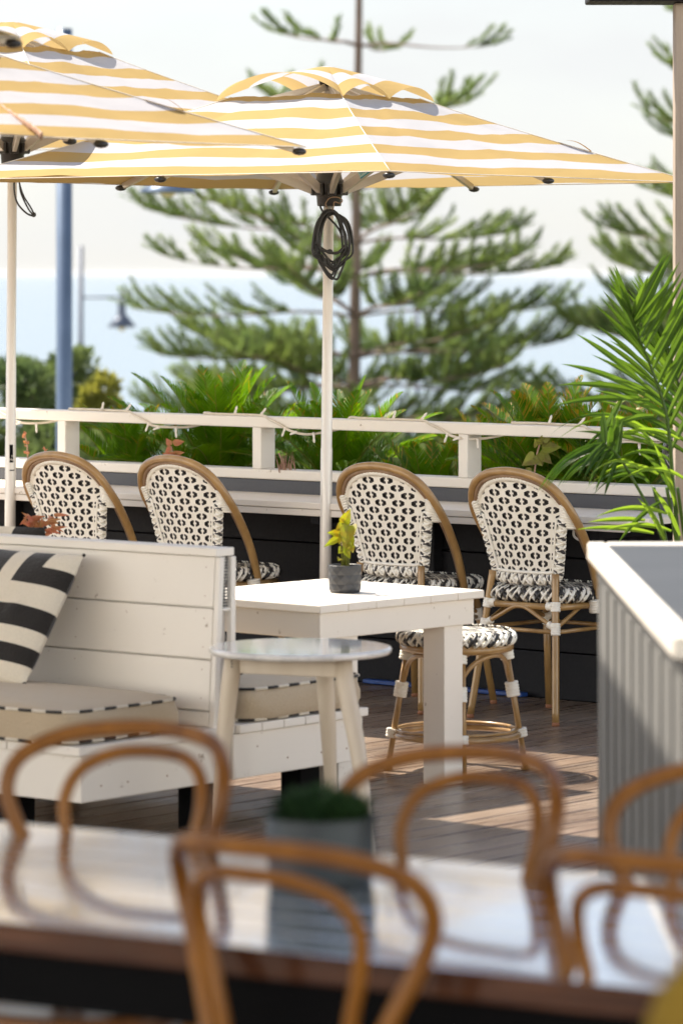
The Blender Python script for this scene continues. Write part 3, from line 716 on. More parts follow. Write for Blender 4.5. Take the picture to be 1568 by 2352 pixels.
    for sx in (-1, 1):      # fan of windings between rim and hoop at the shoulders
        for k in range(9):
            f = k / 8; z = .765 + f * .085
            a = P(sx * (hwl(min(z, .82)) - .004), z + .004, -.008); hpnt = Vector((sx * lerp(.250, .240, f), lerp(-.148, -.205, f), lerp(.775, .85, f) - .012))
            m.tube([a, a.lerp(hpnt, .5) + Vector((0, -.012, 0)), hpnt], .0062, 6, flat=.8)
    m.build('wound_rim', M['wick_w'], pn)
    # braided sides and bottom edge
    m = MB()
    path = [P(.205, .80), P(.188, .74), P(.176, .68), P(.162, .62), P(.152, .578), P(.135, .560), P(.08, .556), P(0, .554), P(-.08, .556), P(-.135, .560), P(-.152, .578), P(-.162, .62), P(-.176, .68), P(-.188, .74), P(-.205, .80)]
    sp = smoothpath(path, 12); nS = len(sp)
    m.tube(sp, .0135, 8, m=0)
    for ph, mt, sg in ((0, 0, 1), (math.pi, 1, 1), (.5, 0, -1), (math.pi + .5, 0, -1), (2.1, 1, -1), (3.6, 0, 1)):
        hx_ = []
        for i, p in enumerate(sp):
            d = (sp[min(i + 1, nS - 1)] - sp[max(i - 1, 0)]).normalized(); up = Vector((0, -1, 0)); bn = d.cross(up).normalized(); up = bn.cross(d)
            a = sg * i * .62 + ph; hx_.append(p + (up * math.cos(a) * .85 + bn * math.sin(a) * 1.25) * .0165)
        m.tube(hx_, .0052, 6, m=mt)
    m.build('braided_edge', [M['wick_w'], M['wick_g']], pn)
    # flat inner border
    m = MB(); bp = [P(.186, .80, -.008), P(.170, .74, -.009), P(.150, .64, -.009), P(.140, .598, -.009), P(.125, .584, -.009), P(0, .582, -.009), P(-.125, .584, -.009), P(-.140, .598, -.009), P(-.150, .64, -.009), P(-.170, .74, -.009), P(-.186, .80, -.008)]
    m.tube(smoothpath(bp, 5), .0062, 6, flat=.6); m.build('inner_border', M['wick_w'], pn)
    # seat
    m = MB(); woven_seat(m, .193, .190, .470, .520, 5, .012); se = m.build('seat', M['weave'], t)
    braid_edge(.193, .190, .470, .522, 5, .012, 52, 'seat_edge', se)
    return t
CA = R(-42)
fac = Vector((-math.sin(CA), math.cos(CA), 0)); rgt = Vector((math.cos(CA), math.sin(CA), 0))
CH = [(1165, .98, 14.96, 'rattan bistro chair nearest the grey counter, its white woven back and legs in full view', 0.0),
      (860, .98, 15.36, 'rattan bistro chair behind the square white table and the little yellow-leaved pot', 2.0),
      (390, .98, 15.98, 'rattan bistro chair behind the right end of the white bench back, beside the free gap', -1.0),
      (125, .98, 16.30, 'rattan bistro chair behind the bench, beside the left parasol pole', 1.5)]
ch0 = None
for px, z, Y, lb, dr in CH:
    tp = Vector(((px - CX) / F * Y, Y, 0)); a = CA + R(dr)
    f2 = Vector((-math.sin(a), math.cos(a), 0)); loc = tp + f2 * .275
    if ch0 is None: ch0 = make_chair(lb); ch0.location = loc; ch0.rotation_euler = (0, 0, a)
    else: dup(ch0, loc, a, lb)

# ------------------------------------------------------------------ round wicker stool
t = thing('wicker_stool', 'round rattan stool with black and white woven seat beside the square white table', 'stool', (.405, 13.52, 0), R(2))
FTs = [Vector((math.cos(a) * .243, math.sin(a) * .243, 0)) for a in (0, math.pi / 2, math.pi, 1.5 * math.pi)]
TPs = [Vector((p.x / .243 * .172, p.y / .243 * .172, .435)) for p in FTs]
for a, b in zip(FTs, TPs):
    tg = Vector((-a.y, a.x, 0)).normalized(); m = MB()
    for s_ in (-1, 1): m.tube([a + tg * .009 * s_ + Vector((0, 0, .006)), b + tg * .009 * s_], .0105, 10)
    m.ball((a.x, a.y, .008), (.02, .02, .008), 8)
    m.build('leg', M['rattan'], t)
m = MB()
cp = [Vector((math.cos(a) * .186, math.sin(a) * .186, .438)) for a in [2 * math.pi * i / 40 for i in range(40)]]; m.tube(cp, .0155, 10, True); m.build('seat_ring', M['rattan'], t)
m = MB(); cp = [Vector((math.cos(a) * .216, math.sin(a) * .216, .128)) for a in [2 * math.pi * i / 40 for i in range(40)]]; m.tube(cp, .0115, 10, True)
cp = [Vector((math.cos(a) * .212, math.sin(a) * .212, .146)) for a in [2 * math.pi * i / 40 for i in range(40)]]; m.tube(cp, .006, 8, True); m.build('foot_ring', M['rattan'], t)
for i in range(4):
    m = MB(); a, b = FTs[i].lerp(TPs[i], .60), FTs[(i + 1) % 4].lerp(TPs[(i + 1) % 4], .60); mid = (a + b) / 2; ou = Vector((mid.x, mid.y, 0)).normalized() * .045
    a2 = FTs[i].lerp(TPs[i], .78); b2 = FTs[(i + 1) % 4].lerp(TPs[(i + 1) % 4], .78)
    m.tube(smoothpath([a, a2.lerp(mid, .06), a2.lerp(b2, .2) + Vector((0, 0, .055)) + ou * .5, a2.lerp(b2, .5) + Vector((0, 0, .078)) + ou, a2.lerp(b2, .8) + Vector((0, 0, .055)) + ou * .5, b2.lerp(mid, .06), b], 5), .0085, 8)
    m.build('arch_brace', M['rattan'], t)
for a, b in zip(FTs, TPs):
    for f0, f1, r_, tn in ((.27, .34, .026, 3), (.60, .72, .0225, 5), (.90, 1.02, .0235, 5)):
        m = MB(); wrap(m, a.lerp(b, f0), a.lerp(b, f1), r_, tn); m.build('binding', M['wick_w'], t)
m = MB(); woven_seat(m, .188, .188, .450, .494, 2, 0.0); se = m.build('seat', M['weave'], t)
braid_edge(.188, .188, .450, .496, 2, 0, 46, 'seat_edge', se, 4)

# ------------------------------------------------------------------ square white table
TN = Vector((-.07, 12.6, 0)); TA = WA - R(2)
t = thing('square_table', 'square white painted timber table with a small plant pot on it', 'table', TN, TA)
m = MB(); NB = 6; wd = .84 / NB
for i in range(NB): m.span((-.74, i * wd + .0015, .633), (0.0, (i + 1) * wd - .0015, .66))
m.build('tabletop', M['white_worn'], t, .003)
m = MB(); m.span((-.022, .015, .545), (-.002 - .012, .80, .632)); m.span((-.72, .015, .545), (-.70, .80, .632)); m.span((-.70, .016, .546), (-.022, .036, .632)); m.span((-.70, .779, .546), (-.022, .799, .632))
m.build('apron', M['white_worn'], t, .003)
for lx, ly in ((-.120, .115), (-.120, .655), (-.70, .08), (-.70, .655)):
    MB().span((lx, ly, 0), (lx + .097, ly + .097, .632)).build('leg', M['white_worn'], t, .004)
# its small faceted pot
pp = at(792, 1352, 13.12); pp.z = .6605
pot = thing('plant_pot', 'small charcoal faceted pot on the square white table', 'pot', pp)
m = MB(); nn = 12; vs = []; fs = []; lv = [(.050, 0), (.056, .012), (.0555, .030), (.058, .046), (.0565, .062), (.058, .078), (.0575, .094), (.052, .094), (.050, .078)]
for k, (r, z) in enumerate(lv):
    for j in range(nn): a = 2 * math.pi * (j + (.5 if k % 2 else 0)) / nn; vs.append((r * math.cos(a), r * math.sin(a), z))
for k in range(len(lv) - 1):
    for j in range(nn):
        j2 = (j + 1) % nn
        if k % 2: fs += [(k * nn + j, k * nn + j2, (k + 1) * nn + j2), (k * nn + j, (k + 1) * nn + j2, (k + 1) * nn + j)]
        else: fs += [(k * nn + j, k * nn + j2, (k + 1) * nn + j), (k * nn + j2, (k + 1) * nn + j2, (k + 1) * nn + j)]
fs.append(tuple(range(nn))[::-1]); m.add(vs, fs); m.build('pot', M['potk'], pot, .0012, 1)
MB().lathe([(.0, .08), (.051, .08)], 16, cap=False).build('soil', M['soil'], pot)

def leaf(mb, p, d, ln, wd, droop=.3, fold=.25, n=7, m=0, heart=False, up=Vector((0, 0, 1))):
    """one blade with a midrib fold that bends under its weight"""
    p = Vector(p); d = Vector(d).normalized(); side = d.cross(up)
    side = side.normalized() if side.length > 1e-3 else Vector((1, 0, 0))
    l_, c_, r_ = [], [], []; q = p.copy(); dd = d.copy()
    for i in range(n + 1):
        f = i / n
        w_ = wd * ((math.sin(math.pi * min(1, f * .86 + .14)) ** .9) if not heart else (0.75 if f == 0 else (1 - f) ** .8 * (1.0 + .5 * math.sin(f * 3.1))))
        if i == n: w_ = wd * .02
        nr = side.cross(dd).normalized()
        l_.append(q - side * w_ / 2 + nr * w_ * fold); c_.append(q.copy()); r_.append(q + side * w_ / 2 + nr * w_ * fold)
        dd = (dd - Vector((0, 0, droop / n))).normalized(); q = q + dd * (ln / n)
    mb.strip(l_, c_, m); mb.strip(c_, r_, m)
pt = thing('potted_plant', 'yellow leaved plant growing in the small charcoal pot on the white table', 'plant', pp + Vector((0, 0, .08)))
m = MB(); ms = MB(); C0 = pp + Vector((0, 0, .08))
for px, py, tx, ty, ln, wd in ((790, 1202, 805, 1160, .075, .036), (786, 1210, 768, 1214, .05, .034), (800, 1206, 792, 1250, .075, .048), (778, 1236, 746, 1250, .062, .024), (802, 1228, 810, 1272, .06, .028), (786, 1262, 764, 1275, .045, .028), (806, 1256, 814, 1274, .032, .024), (778, 1226, 762, 1222, .05, .024), (780, 1283, 770, 1290, .028, .018), (794, 1218, 776, 1246, .07, .038), (808, 1206, 816, 1232, .05, .03), (796, 1268, 806, 1284, .03, .02), (788, 1190, 776, 1180, .04, .024), (800, 1244, 790, 1268, .05, .03)):
    a = at(px, py, 13.10 + random.uniform(-.03, .03)) - C0; b = at(tx, ty, 13.06 + random.uniform(-.03, .03)) - C0
    base = Vector((random.uniform(-.015, .015), random.uniform(-.01, .01), 0))
    ms.tube(smoothpath([base, base.lerp(a, .5) + Vector((.004, 0, .01)), a], 4), .0022, 5)
    leaf(m, a, b - a, ln, wd, .25, .18, 6, 0, True, Vector((0, -1, .25)))
for k in range(5): ms.tube([Vector((random.uniform(-.02, .02), 0, 0)), Vector((random.uniform(-.03, .03), 0, .05 + .02 * k))], .002, 5, m=1)
m.build('leaves', M['yellowleaf'], pt); ms.build('stems', [M['rachis'], M['twig']], pt)

# ------------------------------------------------------------------ double-sided bench
BO = Vector((-.78, 11.53, 0)); BA = R(-39); XL = -1.75
bn = thing('bench', 'double-sided white plank bench with a tall back between its two seats', 'bench', BO, BA)
def wB(x, y, z): return BO + Matrix.Rotation(BA, 3, 'Z') @ Vector((x, y, z))
MB().span((XL, .012, .155), (-.012, .645, .297)).build('seat_base', M['white_worn'], bn, .004)
m = MB(); x = -.0
while x > XL: m.span((max(XL, x - .149), -.008, .299), (x, .64, .326)); x -= .152
m.build('seat_lip', M['white_worn'], bn, .003)
MB().span((XL, .715, .155), (-.012, 1.365, .297)).build('seat_base', M['white_worn'], bn, .004)
m = MB(); y = .735
while y < 1.34: m.span((XL, y, .299), (.0, min(1.385, y + .105), .326)); y += .108
m.build('seat_lip', M['white_worn'], bn, .003)
def prism(mb, x0, x1, prof, mi=0):
    k = len(prof); vs = [(x0, a, b) for a, b in prof] + [(x1, a, b) for a, b in prof]
    mb.add(vs, [tuple(range(k)), tuple(range(2 * k - 1, k - 1, -1))] + [(i, k + i, k + (i + 1) % k, (i + 1) % k) for i in range(k)], mi)
def rf(z): return .625 + (z - .32) * .062
m = MB()
for z0, z1 in ((.700, .858), (.5385, .6955), (.377, .534), (.328, .3725)):
    prism(m, XL, -.040, [(rf(z0), z0), (rf(z0) + .02, z0), (rf(z1) + .02, z1), (rf(z1), z1)])
m.build('backrest_planks', M['white_worn'], bn, .003)
m = MB(); prism(m, XL, -.05, [(rf(.33) + .023, .33), (.712, .33), (.722, .855), (rf(.855) + .023, .855)]); m.build('backrest_core', M['white'], bn)
m = MB(); prism(m, XL, -.028, [(rf(.86) - .008, .860), (.737, .860), (.737, .886), (rf(.886) - .008, .886)]); m.build('top_cap', M['white_worn'], bn, .003)
m = MB(); prism(m, -.038, -.018, [(rf(.30), .30), (rf(.30) + .022, .30), (rf(.858) + .022, .858), (rf(.858), .858)]); prism(m, -.038, -.018, [(.708, .30), (.730, .30), (.735, .858), (.713, .858)])
prism(m, -.038, -.020, [(rf(.69) + .024, .688), (.711, .688), (.711, .698), (rf(.69) + .024, .698)]); m.build('end_frame', M['white'], bn, .003)
m = MB(); z = .70
while z < .85: m.span((-.048, rf(z) + .024, z), (-.032, .711, z + .006)); z += .0098
m.build('end_louvre', M['counter'], bn)
for lx, ly in ((-.36, .08), (-.06, .60), (-1.25, .10), (-1.2, .62), (-.14, 1.20), (-1.2, 1.20)):
    MB().span((lx - .085, ly, 0), (lx, ly + .10, .153)).build('leg', M['black'], bn, .004)

m = MB()
for x in (-.075, -.62, -1.2):
    for z in (.735, .825, .575, .665, .415, .505): m.ball((x, rf(z) + .001, z), (.0028, .002, .0028), 6)
for y in (.10, .22, .40, .55, .83, .98, 1.15, 1.28): m.ball((-.011, y, .20 + .05 * (int(y * 100) % 2)), (.002, .0032, .0032), 6)
m.build('screw', M['twig'], bn)
def cushion(name, label, x0, x1, y0, y1, z0, z1, ex, seed, group):
    t = thing(name, label, 'cushion', wB((x0 + x1) / 2, (y0 + y1) / 2, z0), BA, group)
    hx, hy, h = (x1 - x0) / 2, (y1 - y0) / 2, z1 - z0; n = 96; m = MB(); rr = random.Random(seed)
    prof = [(.985, 0), (1.0, .012), (1.006, h * .3), (1.008, h * .55), (1.002, h * .85), (.992, h), (.965, h + .008), (.85, h + .017), (.6, h + .026), (.3, h + .030), (.01, h + .031)]
    vs = []; fs = []
    for k, z in prof:
        for p in ring_pts(hx * k, hy * k, n, ex):
            q = .012 * mnoise.noise((p.x * 9 + seed, p.y * 9, z * 14)); rad = Vector((p.x, p.y, 0)).normalized()
            pk = -.010 * max(0, mnoise.noise((p.x * 4, p.y * 4, seed))) if z > h else 0
            vs.append(Vector((p.x, p.y, z + pk)) + rad * q * (1.6 if .005 < z < h else .2))
    for r_ in range(len(prof) - 1):
        for i in range(n): j = (i + 1) % n; fs.append((r_ * n + i, r_ * n + j, (r_ + 1) * n + j, (r_ + 1) * n + i))
    fs.append(tuple(range(n))[::-1]); m.add(vs, fs, 0, True); m.build('cover', M['linen'], t)
    for zz, k in ((h + .002, .996), (.006, .992)):
        m = MB(); rp = ring_pts(hx * k, hy * k, 600, ex); L_ = [0]
        for i in range(600): L_.append(L_[-1] + (rp[(i + 1) % 600] - rp[i]).length)
        segs = int(L_[-1] / .104) * 2
        def pt(u):
            u = (u % 1.0) * L_[-1]
            for i in range(600):
                if L_[i + 1] >= u: return rp[i].lerp(rp[(i + 1) % 600], (u - L_[i]) / max(1e-9, L_[i + 1] - L_[i])) + Vector((0, 0, zz))
            return rp[0] + Vector((0, 0, zz))
        for s_ in range(segs): m.tube([pt((s_ + f / 5) / segs) for f in range(6)], .0048, 7, m=s_ % 2)
        m.build('piping', [M['pblack'], M['cream']], t)
    return t
cushion('seat_cushion', 'beige linen seat cushion with dashed piping under the big striped pillow', -1.32, -.035, -.035, .53, .328, .425, 9, 1, 'bench cushions')
cushion('seat_cushion', 'beige linen seat cushion on the far side of the bench, behind the round marble table', -1.40, -.002, .76, 1.40, .328, .43, 10, 2, 'bench cushions')
def pillow(label, TR, BR, TL, pat, thick=.075, name='pillow'):
    t = thing(name, label, 'pillow', BR); ux = (TL - TR); uz = (BR - TR); nr = ux.cross(uz).normalized()
    if nr.y > 0: nr = -nr
    n = 64; m = MB(); mid = []
    for sg in (1, -1):
        vs = []; fs = []; ms = []
        for j in range(n + 1):
            for i in range(n + 1):
                u, v = i / n, j / n                     # u: right edge -> left, v: top -> bottom
                a, b = abs(2 * u - 1), abs(2 * v - 1); th = ((1 - a ** 2.4) * (1 - b ** 2.4)) ** .55 * thick
                pin = .022 * (1 - (a * b) ** 1.5); pu = u + (0.5 - u) * pin * (b ** 0 * (1 - (2 * v - 1) ** 2)) * 1.0; pv = v + (.5 - v) * pin * (1 - (2 * u - 1) ** 2)
                wr = .004 * mnoise.noise((u * 6, v * 6, 3 * sg)) * (1 - a) * (1 - b) * 4
                vs.append(TR + ux * pu + uz * pv + nr * sg * (th + wr) - BR)
        for j in range(n):
            for i in range(n):
                fs.append((j * (n + 1) + i, j * (n + 1) + i + 1, (j + 1) * (n + 1) + i + 1, (j + 1) * (n + 1) + i) if sg > 0 else ((j + 1) * (n + 1) + i, (j + 1) * (n + 1) + i + 1, j * (n + 1) + i + 1, j * (n + 1) + i))
                ms.append(pat(1 - (i + .5) / n, 1 - (j + .5) / n))
        b0 = len(m.f); m.add(vs, fs, 0, True)
        for k, mm in enumerate(ms): m.m[b0 + k] = mm
    m.build('cover', [M['cream'], M['pblack']], t)
    m = MB(); c = [TR - BR, Vector((0, 0, 0)), TL - TR, TL - BR]
    m.ball(Vector((0, 0, .004)), (.010, .010, .008), 6); m.ball(TR - BR, (.006, .006, .006), 6); m.build('corner_tab', M['pblack'], t)
    return t
def pat(u, v):
    if v > .836: return 0 if u > .783 else 1 if u > .587 else 0 if u > .433 else 1 if u > .2 else 0
    if v > .696: return 1 if u > .587 else 0 if u > .433 else 1 if u > .2 else 0
    if v > .532: return 0 if (u > .433 or v < .60) else 1
    if v > .38: return 1
    if v > .25: return 0
    if v > .123: return 1
    return 0 if u > .75 else 1
TRp = Vector((-.824, 12.30, .847)); BRp = Vector((-1.0, 12.13, .448)); TLp = TRp + Vector((-.777, .629, 0)) * .46 + Vector((0, 0, .006))
pillow('black and cream striped pillow leaning on the front of the bench back', TRp, BRp, TLp, pat)
TR2 = at(104, 1212, 12.80); BR2 = TR2 + Vector((.02, .12, -.44)); TL2 = TR2 + Vector((-.819, .574, 0)) * .45 + Vector((0, 0, .005))
pillow('striped pillow behind the bench back with only its top edge showing', TR2, BR2, TL2, lambda u, v: 1 if (u > .72 or u < .45) else 0, .07)
p0 = wB(-.20, .86, .46); pillow('dark and cream pillow lying against the far side of the bench back, one corner showing', p0 + Vector((-.05, -.01, .30)), p0 + Vector((.07, .05, 0)), p0 + Vector((-.45, .30, .30)), lambda u, v: 1 if (v > .25 and u > .6) else 0, .06)

# ------------------------------------------------------------------ round marble table
RT = Vector((-.125, 11.7, 0))
t = thing('round_table', 'small round table with grey marble top and splayed pale wooden legs', 'table', RT, R(-8))
MB().lathe([(.255, .592), (.272, .593), (.278, .598), (.279, .606), (.276, .612), (.270, .614)], 64).build('tabletop', M['marble'], t)
LA = [R(192), R(318), R(78)]; m = MB()
for k in range(3):
    p, q = [Vector((math.cos(a), math.sin(a), 0)) * .195 for a in (LA[k], LA[(k + 1) % 3])]; c = (p + q) / 2; d = q - p
    m.box((c.x, c.y, .562), (d.length - .03, .022, .056), Matrix.Rotation(math.atan2(d.y, d.x), 3, 'Z'))
m.build('apron', M['birch'], t, .003)
for a, sp_ in zip(LA, (.262, .335, .29)):
    d = Vector((math.cos(a), math.sin(a), 0)); m = MB()
    m.tube([d * sp_, d * (sp_ - .003) + Vector((0, 0, .03)), d * (.203 + (sp_ - .203) * .5) + Vector((0, 0, .33)), d * .212 + Vector((0, 0, .52)), d * .203 + Vector((0, 0, .59))], [.014, .0155, .025, .028, .026], 16)
    m.build('leg', M['birch'], t)
m = MB()
for z in (.556, .565, .573):
    for a in LA:
        d = Vector((math.cos(a), math.sin(a), 0)); tg = Vector((-d.y, d.x, 0)); m.ball(d * .205 - Vector((0, .0255, 0)) + tg * .006 + Vector((0, 0, z)), .0028, 6)
m.build('screw', M['potk'], t)

# ------------------------------------------------------------------ grey panelled counter at the right
bc = thing('service_counter', 'grey panelled serving counter with white-edged slate top', 'counter', (.671, 7.45, 0))
m = MB(); y = 0.0
while y < 2.50:
    y1 = min(2.55, y + .0845)
    m.span((0.0, y + .002, .06), (.02, y1 - .002, .955)); y += .0845
y = .06
while y < 2.45: m.span((-.0045, y, .06), (-.0005, y + .15, .953)); y += .27
m.build('side_boards', M['counter'], bc, .004, 2)
m = MB(); m.span((.012, .01, 0), (1.6, 2.538, .992)); m.build('body', M['slate_l'], bc)
m = MB(); m.span((-.006, 0, 0), (.018, 2.552, .058)); m.span((-.004, 2.515, .06), (.03, 2.556, .99)); m.span((-.007, 0, .955), (.02, 2.553, .992)); m.build('trim', M['counter'], bc, .004)
m = MB(); m.span((-.030, -.01, 1.0), (.018, 2.585, 1.048)); m.span((.0185, 2.53, 1.0), (1.64, 2.585, 1.048)); m.build('top_edging', M['white'], bc, .008, 3)
m = MB(); m.span((.0185, 0, .994), (1.64, 2.529, 1.043)); m.build('counter_top', M['ctop'], bc, .002)

# ------------------------------------------------------------------ long varnished table and bentwood chairs in front
TT = R(-30.4); dT = Vector((math.cos(TT), math.sin(TT), 0)); nT = Vector((-math.sin(TT), math.cos(TT), 0)); T0 = Vector((0, 5.70, 0))
t = thing('long_table', 'long glossy varnished timber table on black steel frame', 'table', T0, TT)
m = MB()
for k in range(7): m.span((-2.2, k * .129, .690), (2.0, (k + 1) * .129 - .0012, .735))
tt_ = m.build('tabletop', [M['table'], M['table_glare']], t, .003)
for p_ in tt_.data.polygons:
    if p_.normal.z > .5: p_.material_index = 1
m = MB()
for y in (.03, .835): m.span((-2.1, y, .60), (1.9, y + .04, .688))
m.span((-2.1, .07, .60), (-2.06, .835, .688)); m.span((1.86, .07, .60), (1.9, .835, .688)); m.build('apron', M['black'], t, .002)
for x in (-2.05, 1.78):
    for y in (.05, .80): MB().span((x, y, 0), (x + .06, y + .06, .598)).build('leg', M['black'], t, .002)

def bentwood(label):
    t = thing('bentwood_chair', label, 'chair', (0, 0, 0), 0, 'bentwood chairs at the long table')
    def yb(x, z): return -.165 - .30 * max(0, z - .46) ** 1.25 + 2.3 * x * x * min(1, max(0, (z - .46) / .25))
    ow = [(.175, .0), (.150, .25), (.135, .46), (.138, .56), (.165, .66), (.208, .755), (.229, .825), (.212, .880), (.140, .915), (0, .925)]
    iw = [(.100, .46), (.104, .56), (.118, .66), (.138, .745), (.146, .80), (.128, .850), (.075, .878), (0, .884)]
    def path(w_):
        p = [Vector((x, yb(x, z) - (.06 * (1 - z / .46) if z < .46 else 0), z)) for x, z in w_]
        return p + [Vector((-q.x, q.y, q.z)) for q in p[-2::-1]]
    m = MB(); m.tube(smoothpath(path(ow), 8), .0145, 12); m.build('back_hoop', M['bent'], t)
    m = MB(); m.tube(smoothpath(path(iw), 8), .0118, 12); m.build('inner_hoop', M['bent'], t)
    m = MB(); m.lathe([(.0, .452), (.165, .452), (.192, .445), (.203, .455), (.203, .472), (.195, .480), (.170, .478), (.12, .470), (.0, .466)], 40, cap=False); m.build('seat', M['bentseat'], t)
    for s_ in (-1, 1):
        m = MB(); m.tube([Vector((s_ * .185, .195, 0)), Vector((s_ * .160, .165, .22)), Vector((s_ * .135, .135, .452))], [.011, .0145, .0165], 12); m.build('front_leg', M['bent'], t)
    m = MB(); m.tube([Vector((math.cos(a) * .165, math.sin(a) * .165, .27)) for a in [2 * math.pi * i / 32 for i in range(32)]], .009, 8, True); m.build('leg_ring', M['bent'], t)
    return t
near = nT; NA = TT
b0 = bentwood('bentwood chair at the near left side of the long table, back towards us')
ap = at(552, 1945, 5.52); b0.location = Vector((ap.x, ap.y, 0)) + Matrix.Rotation(NA - R(6), 3, 'Z') @ Vector((0, .285, 0)); b0.rotation_euler = (0, 0, NA - R(6))
def put(px, Y, ang, lb):
    X = (px - CX) / F * Y; q = Matrix.Rotation(ang, 3, 'Z') @ Vector((0, .285, 0)); return dup(b0, Vector((X, Y, 0)) + q, ang, lb)
put(1455, 5.38, NA - R(4), 'bentwood chair at the near right of the long table beside the mustard padded chair')
put(368, 6.97, NA + R(180), 'bentwood chair on the far side of the long table, in front of the white bench')
put(1150, 6.60, NA + R(170), 'bentwood chair on the far side of the long table, before the square table leg')
put(1775, 6.42, NA + R(180), 'bentwood chair on the far side of the long table, in front of the grey counter')

# zinc pot with dark plant on the table
pz = at(737, 2022, 6.40); pz.z = .7355
t = thing('planter_pot', 'grey zinc pot standing on the long varnished table', 'pot', pz)
MB().lathe([(.0, .0), (.084, 0), (.086, .004), (.090, .04), (.0905, .044), (.091, .08), (.0925, .108), (.0925, .112), (.0885, .112), (.087, .095), (.0, .095)], 40, cap=False).build('pot', M['zinc'], t)
MB().lathe([(0, .098), (.086, .096)], 24, cap=False).build('soil', M['soil'], t)
tp = thing('potted_plant', 'low dark green plant growing in the zinc pot on the long table', 'plant', pz + Vector((0, 0, .096)))
m = MB(); rr = random.Random(11)
for k in range(520):
    a = rr.uniform(0, 2 * math.pi); q = rr.random() ** .6 * .075; p = Vector((math.cos(a) * q, math.sin(a) * q, rr.uniform(0, .035) * (1 - (q / .09) ** 2) + .004))
    d = Vector((math.cos(a) * q * 7, math.sin(a) * q * 7, rr.uniform(.5, 1.3))) + Vector((rr.uniform(-.4, .4), rr.uniform(-.4, .4), 0))
    leaf(m, p, d, rr.uniform(.022, .048), rr.uniform(.007, .013), .6, .2, 3)
m.build('leaves', M['darkplant'], tp)

# mustard padded chair, mostly outside the frame
mc = at(2110, 2225, 4.3)
t = thing('padded_chair', 'mustard padded chair cut off at the bottom right corner', 'chair', (mc.x, 4.3, 0), R(-30))
m = MB(); n = 40; vs = []; fs = []; prof = []
for j in range(13):
    z = .52 + .50 * j / 12; wv = .22 * (1 - max(0, (j / 12 - .72) / .28) ** 2.4 * .35); th = .035 * (1 - abs(j / 6 - 1) ** 6 * .8)
    for p in ring_pts(wv, th, n, 3.5, 0, 0): vs.append((p.x, -.20 - .12 * j / 12 + p.y + p.x ** 2 * .9, z))
for j in range(12):
    for i in range(n): k = (i + 1) % n; fs.append((j * n + i, j * n + k, (j + 1) * n + k, (j + 1) * n + i))
fs += [tuple(range(n))[::-1], tuple(range(12 * n, 13 * n))]; m.add(vs, fs, 0, True); m.build('backrest', M['mustard'], t)
m = MB(); woven_seat(m, .23, .22, .40, .48, 4); m.build('seat', M['mustard'], t)
for sx, sy in ((-1, -1), (1, -1), (-1, 1), (1, 1)):
    m = MB(); m.tube([(sx * .21, sy * .20, 0), (sx * .18, sy * .17, .41)], [.011, .017], 10); m.build('leg', M['black'], t)
for sx in (-1, 1):
    m = MB(); m.tube([(sx * .15, -.17, .44), (sx * .15, -.20, .56)], .012, 8); m.build('back_support', M['black'], t)

# ------------------------------------------------------------------ pergola post and beam at the right edge
pg = thing('pergola', 'timber pergola post with a dark beam over it at the right edge of the deck', 'pergola', (0, 0, 0))
x0 = (1549 - CX) / F * 14.0
MB().span((x0, 14.0, 0), (x0 + .10, 14.1, 2.737)).build('post', M['post'] if 'post' in M else M['white_worn'], pg, .006)
b = at(1365, 0, 13.6)
m = MB(); m.span((b.x, 13.94, 2.739), (x0 + 1.6, 14.16, 2.90)); m.build('beam', M['slate'], pg, .006)

# black ring on the rail post behind the palm
rp = at(1562, 1042, 15.2)
m = MB(); m.tube([Vector((math.cos(a) * .062, 0, math.sin(a) * .062)) for a in [2 * math.pi * i / 40 for i in range(40)]], .0255, 14, True)
o = m.build('ring', M['plastic_gloss'] if 'plastic_gloss' in M else M['plastic'], None, loc=rp); o.rotation_euler = (0, 0, WA)
tag(o, 'thick glossy black ring hanging on the railing post behind the palm', 'ring')

# ------------------------------------------------------------------ plants
def frond(ml, base, az, el, ln, curl, nl, lw, ll, scorch, rr, mr):
    """sago frond: arching rachis with two ranks of stiff narrow leaflets held in a V"""
    p = Vector(base); h = Vector((math.cos(az), math.sin(az), 0)); e = el; K = 16; pts = [p.copy()]; tg = []
    for i in range(K):
        d = h * math.cos(e) + Vector((0, 0, math.sin(e))); tg.append(d); p = p + d * (ln / K); pts.append(p.copy()); e -= curl / K * (0.4 + 1.2 * i / K)
    tg.append(tg[-1])
    mr.tube(pts, [lerp(.0055, .0012, i / K) for i in range(K + 1)], 5, m=0)
    side0 = h.cross(Vector((0, 0, 1))).normalized()
    for i in range(nl):
        f = .10 + .90 * i / nl; k = min(K - 1, int(f * K)); q = pts[k].lerp(pts[k + 1], f * K - k); d = tg[k]
        up = side0.cross(d).normalized(); L1 = ll * (math.sin(math.pi * min(1, f * .80 + .20)) ** .7) * rr.uniform(.9, 1.08)
        for sg in (-1, 1):
            ld = (side0 * sg * .74 + up * .36 + d * (.50 + .5 * f)).normalized(); ld += Vector((rr.uniform(-.06, .06), rr.uniform(-.06, .06), rr.uniform(-.06, .06)))
            a = q; b = q + ld * L1 * .55; c = q + (ld + d * .12 - Vector((0, 0, .10))).normalized() * L1
            wv = d.cross(ld).cross(ld).normalized() * lw * .5
            mi = 1 if (rr.random() < scorch * (f ** 4) * 1.6) else 0
            ml.add([a - wv * .6, a + wv * .6, b + wv, b - wv], [(0, 1, 2, 3)], mi, False)
            ml.add([b - wv, b + wv, c], [(0, 1, 2)], 1 if (mi or rr.random() < scorch * .8 * f ** 1.5) else 0, False)
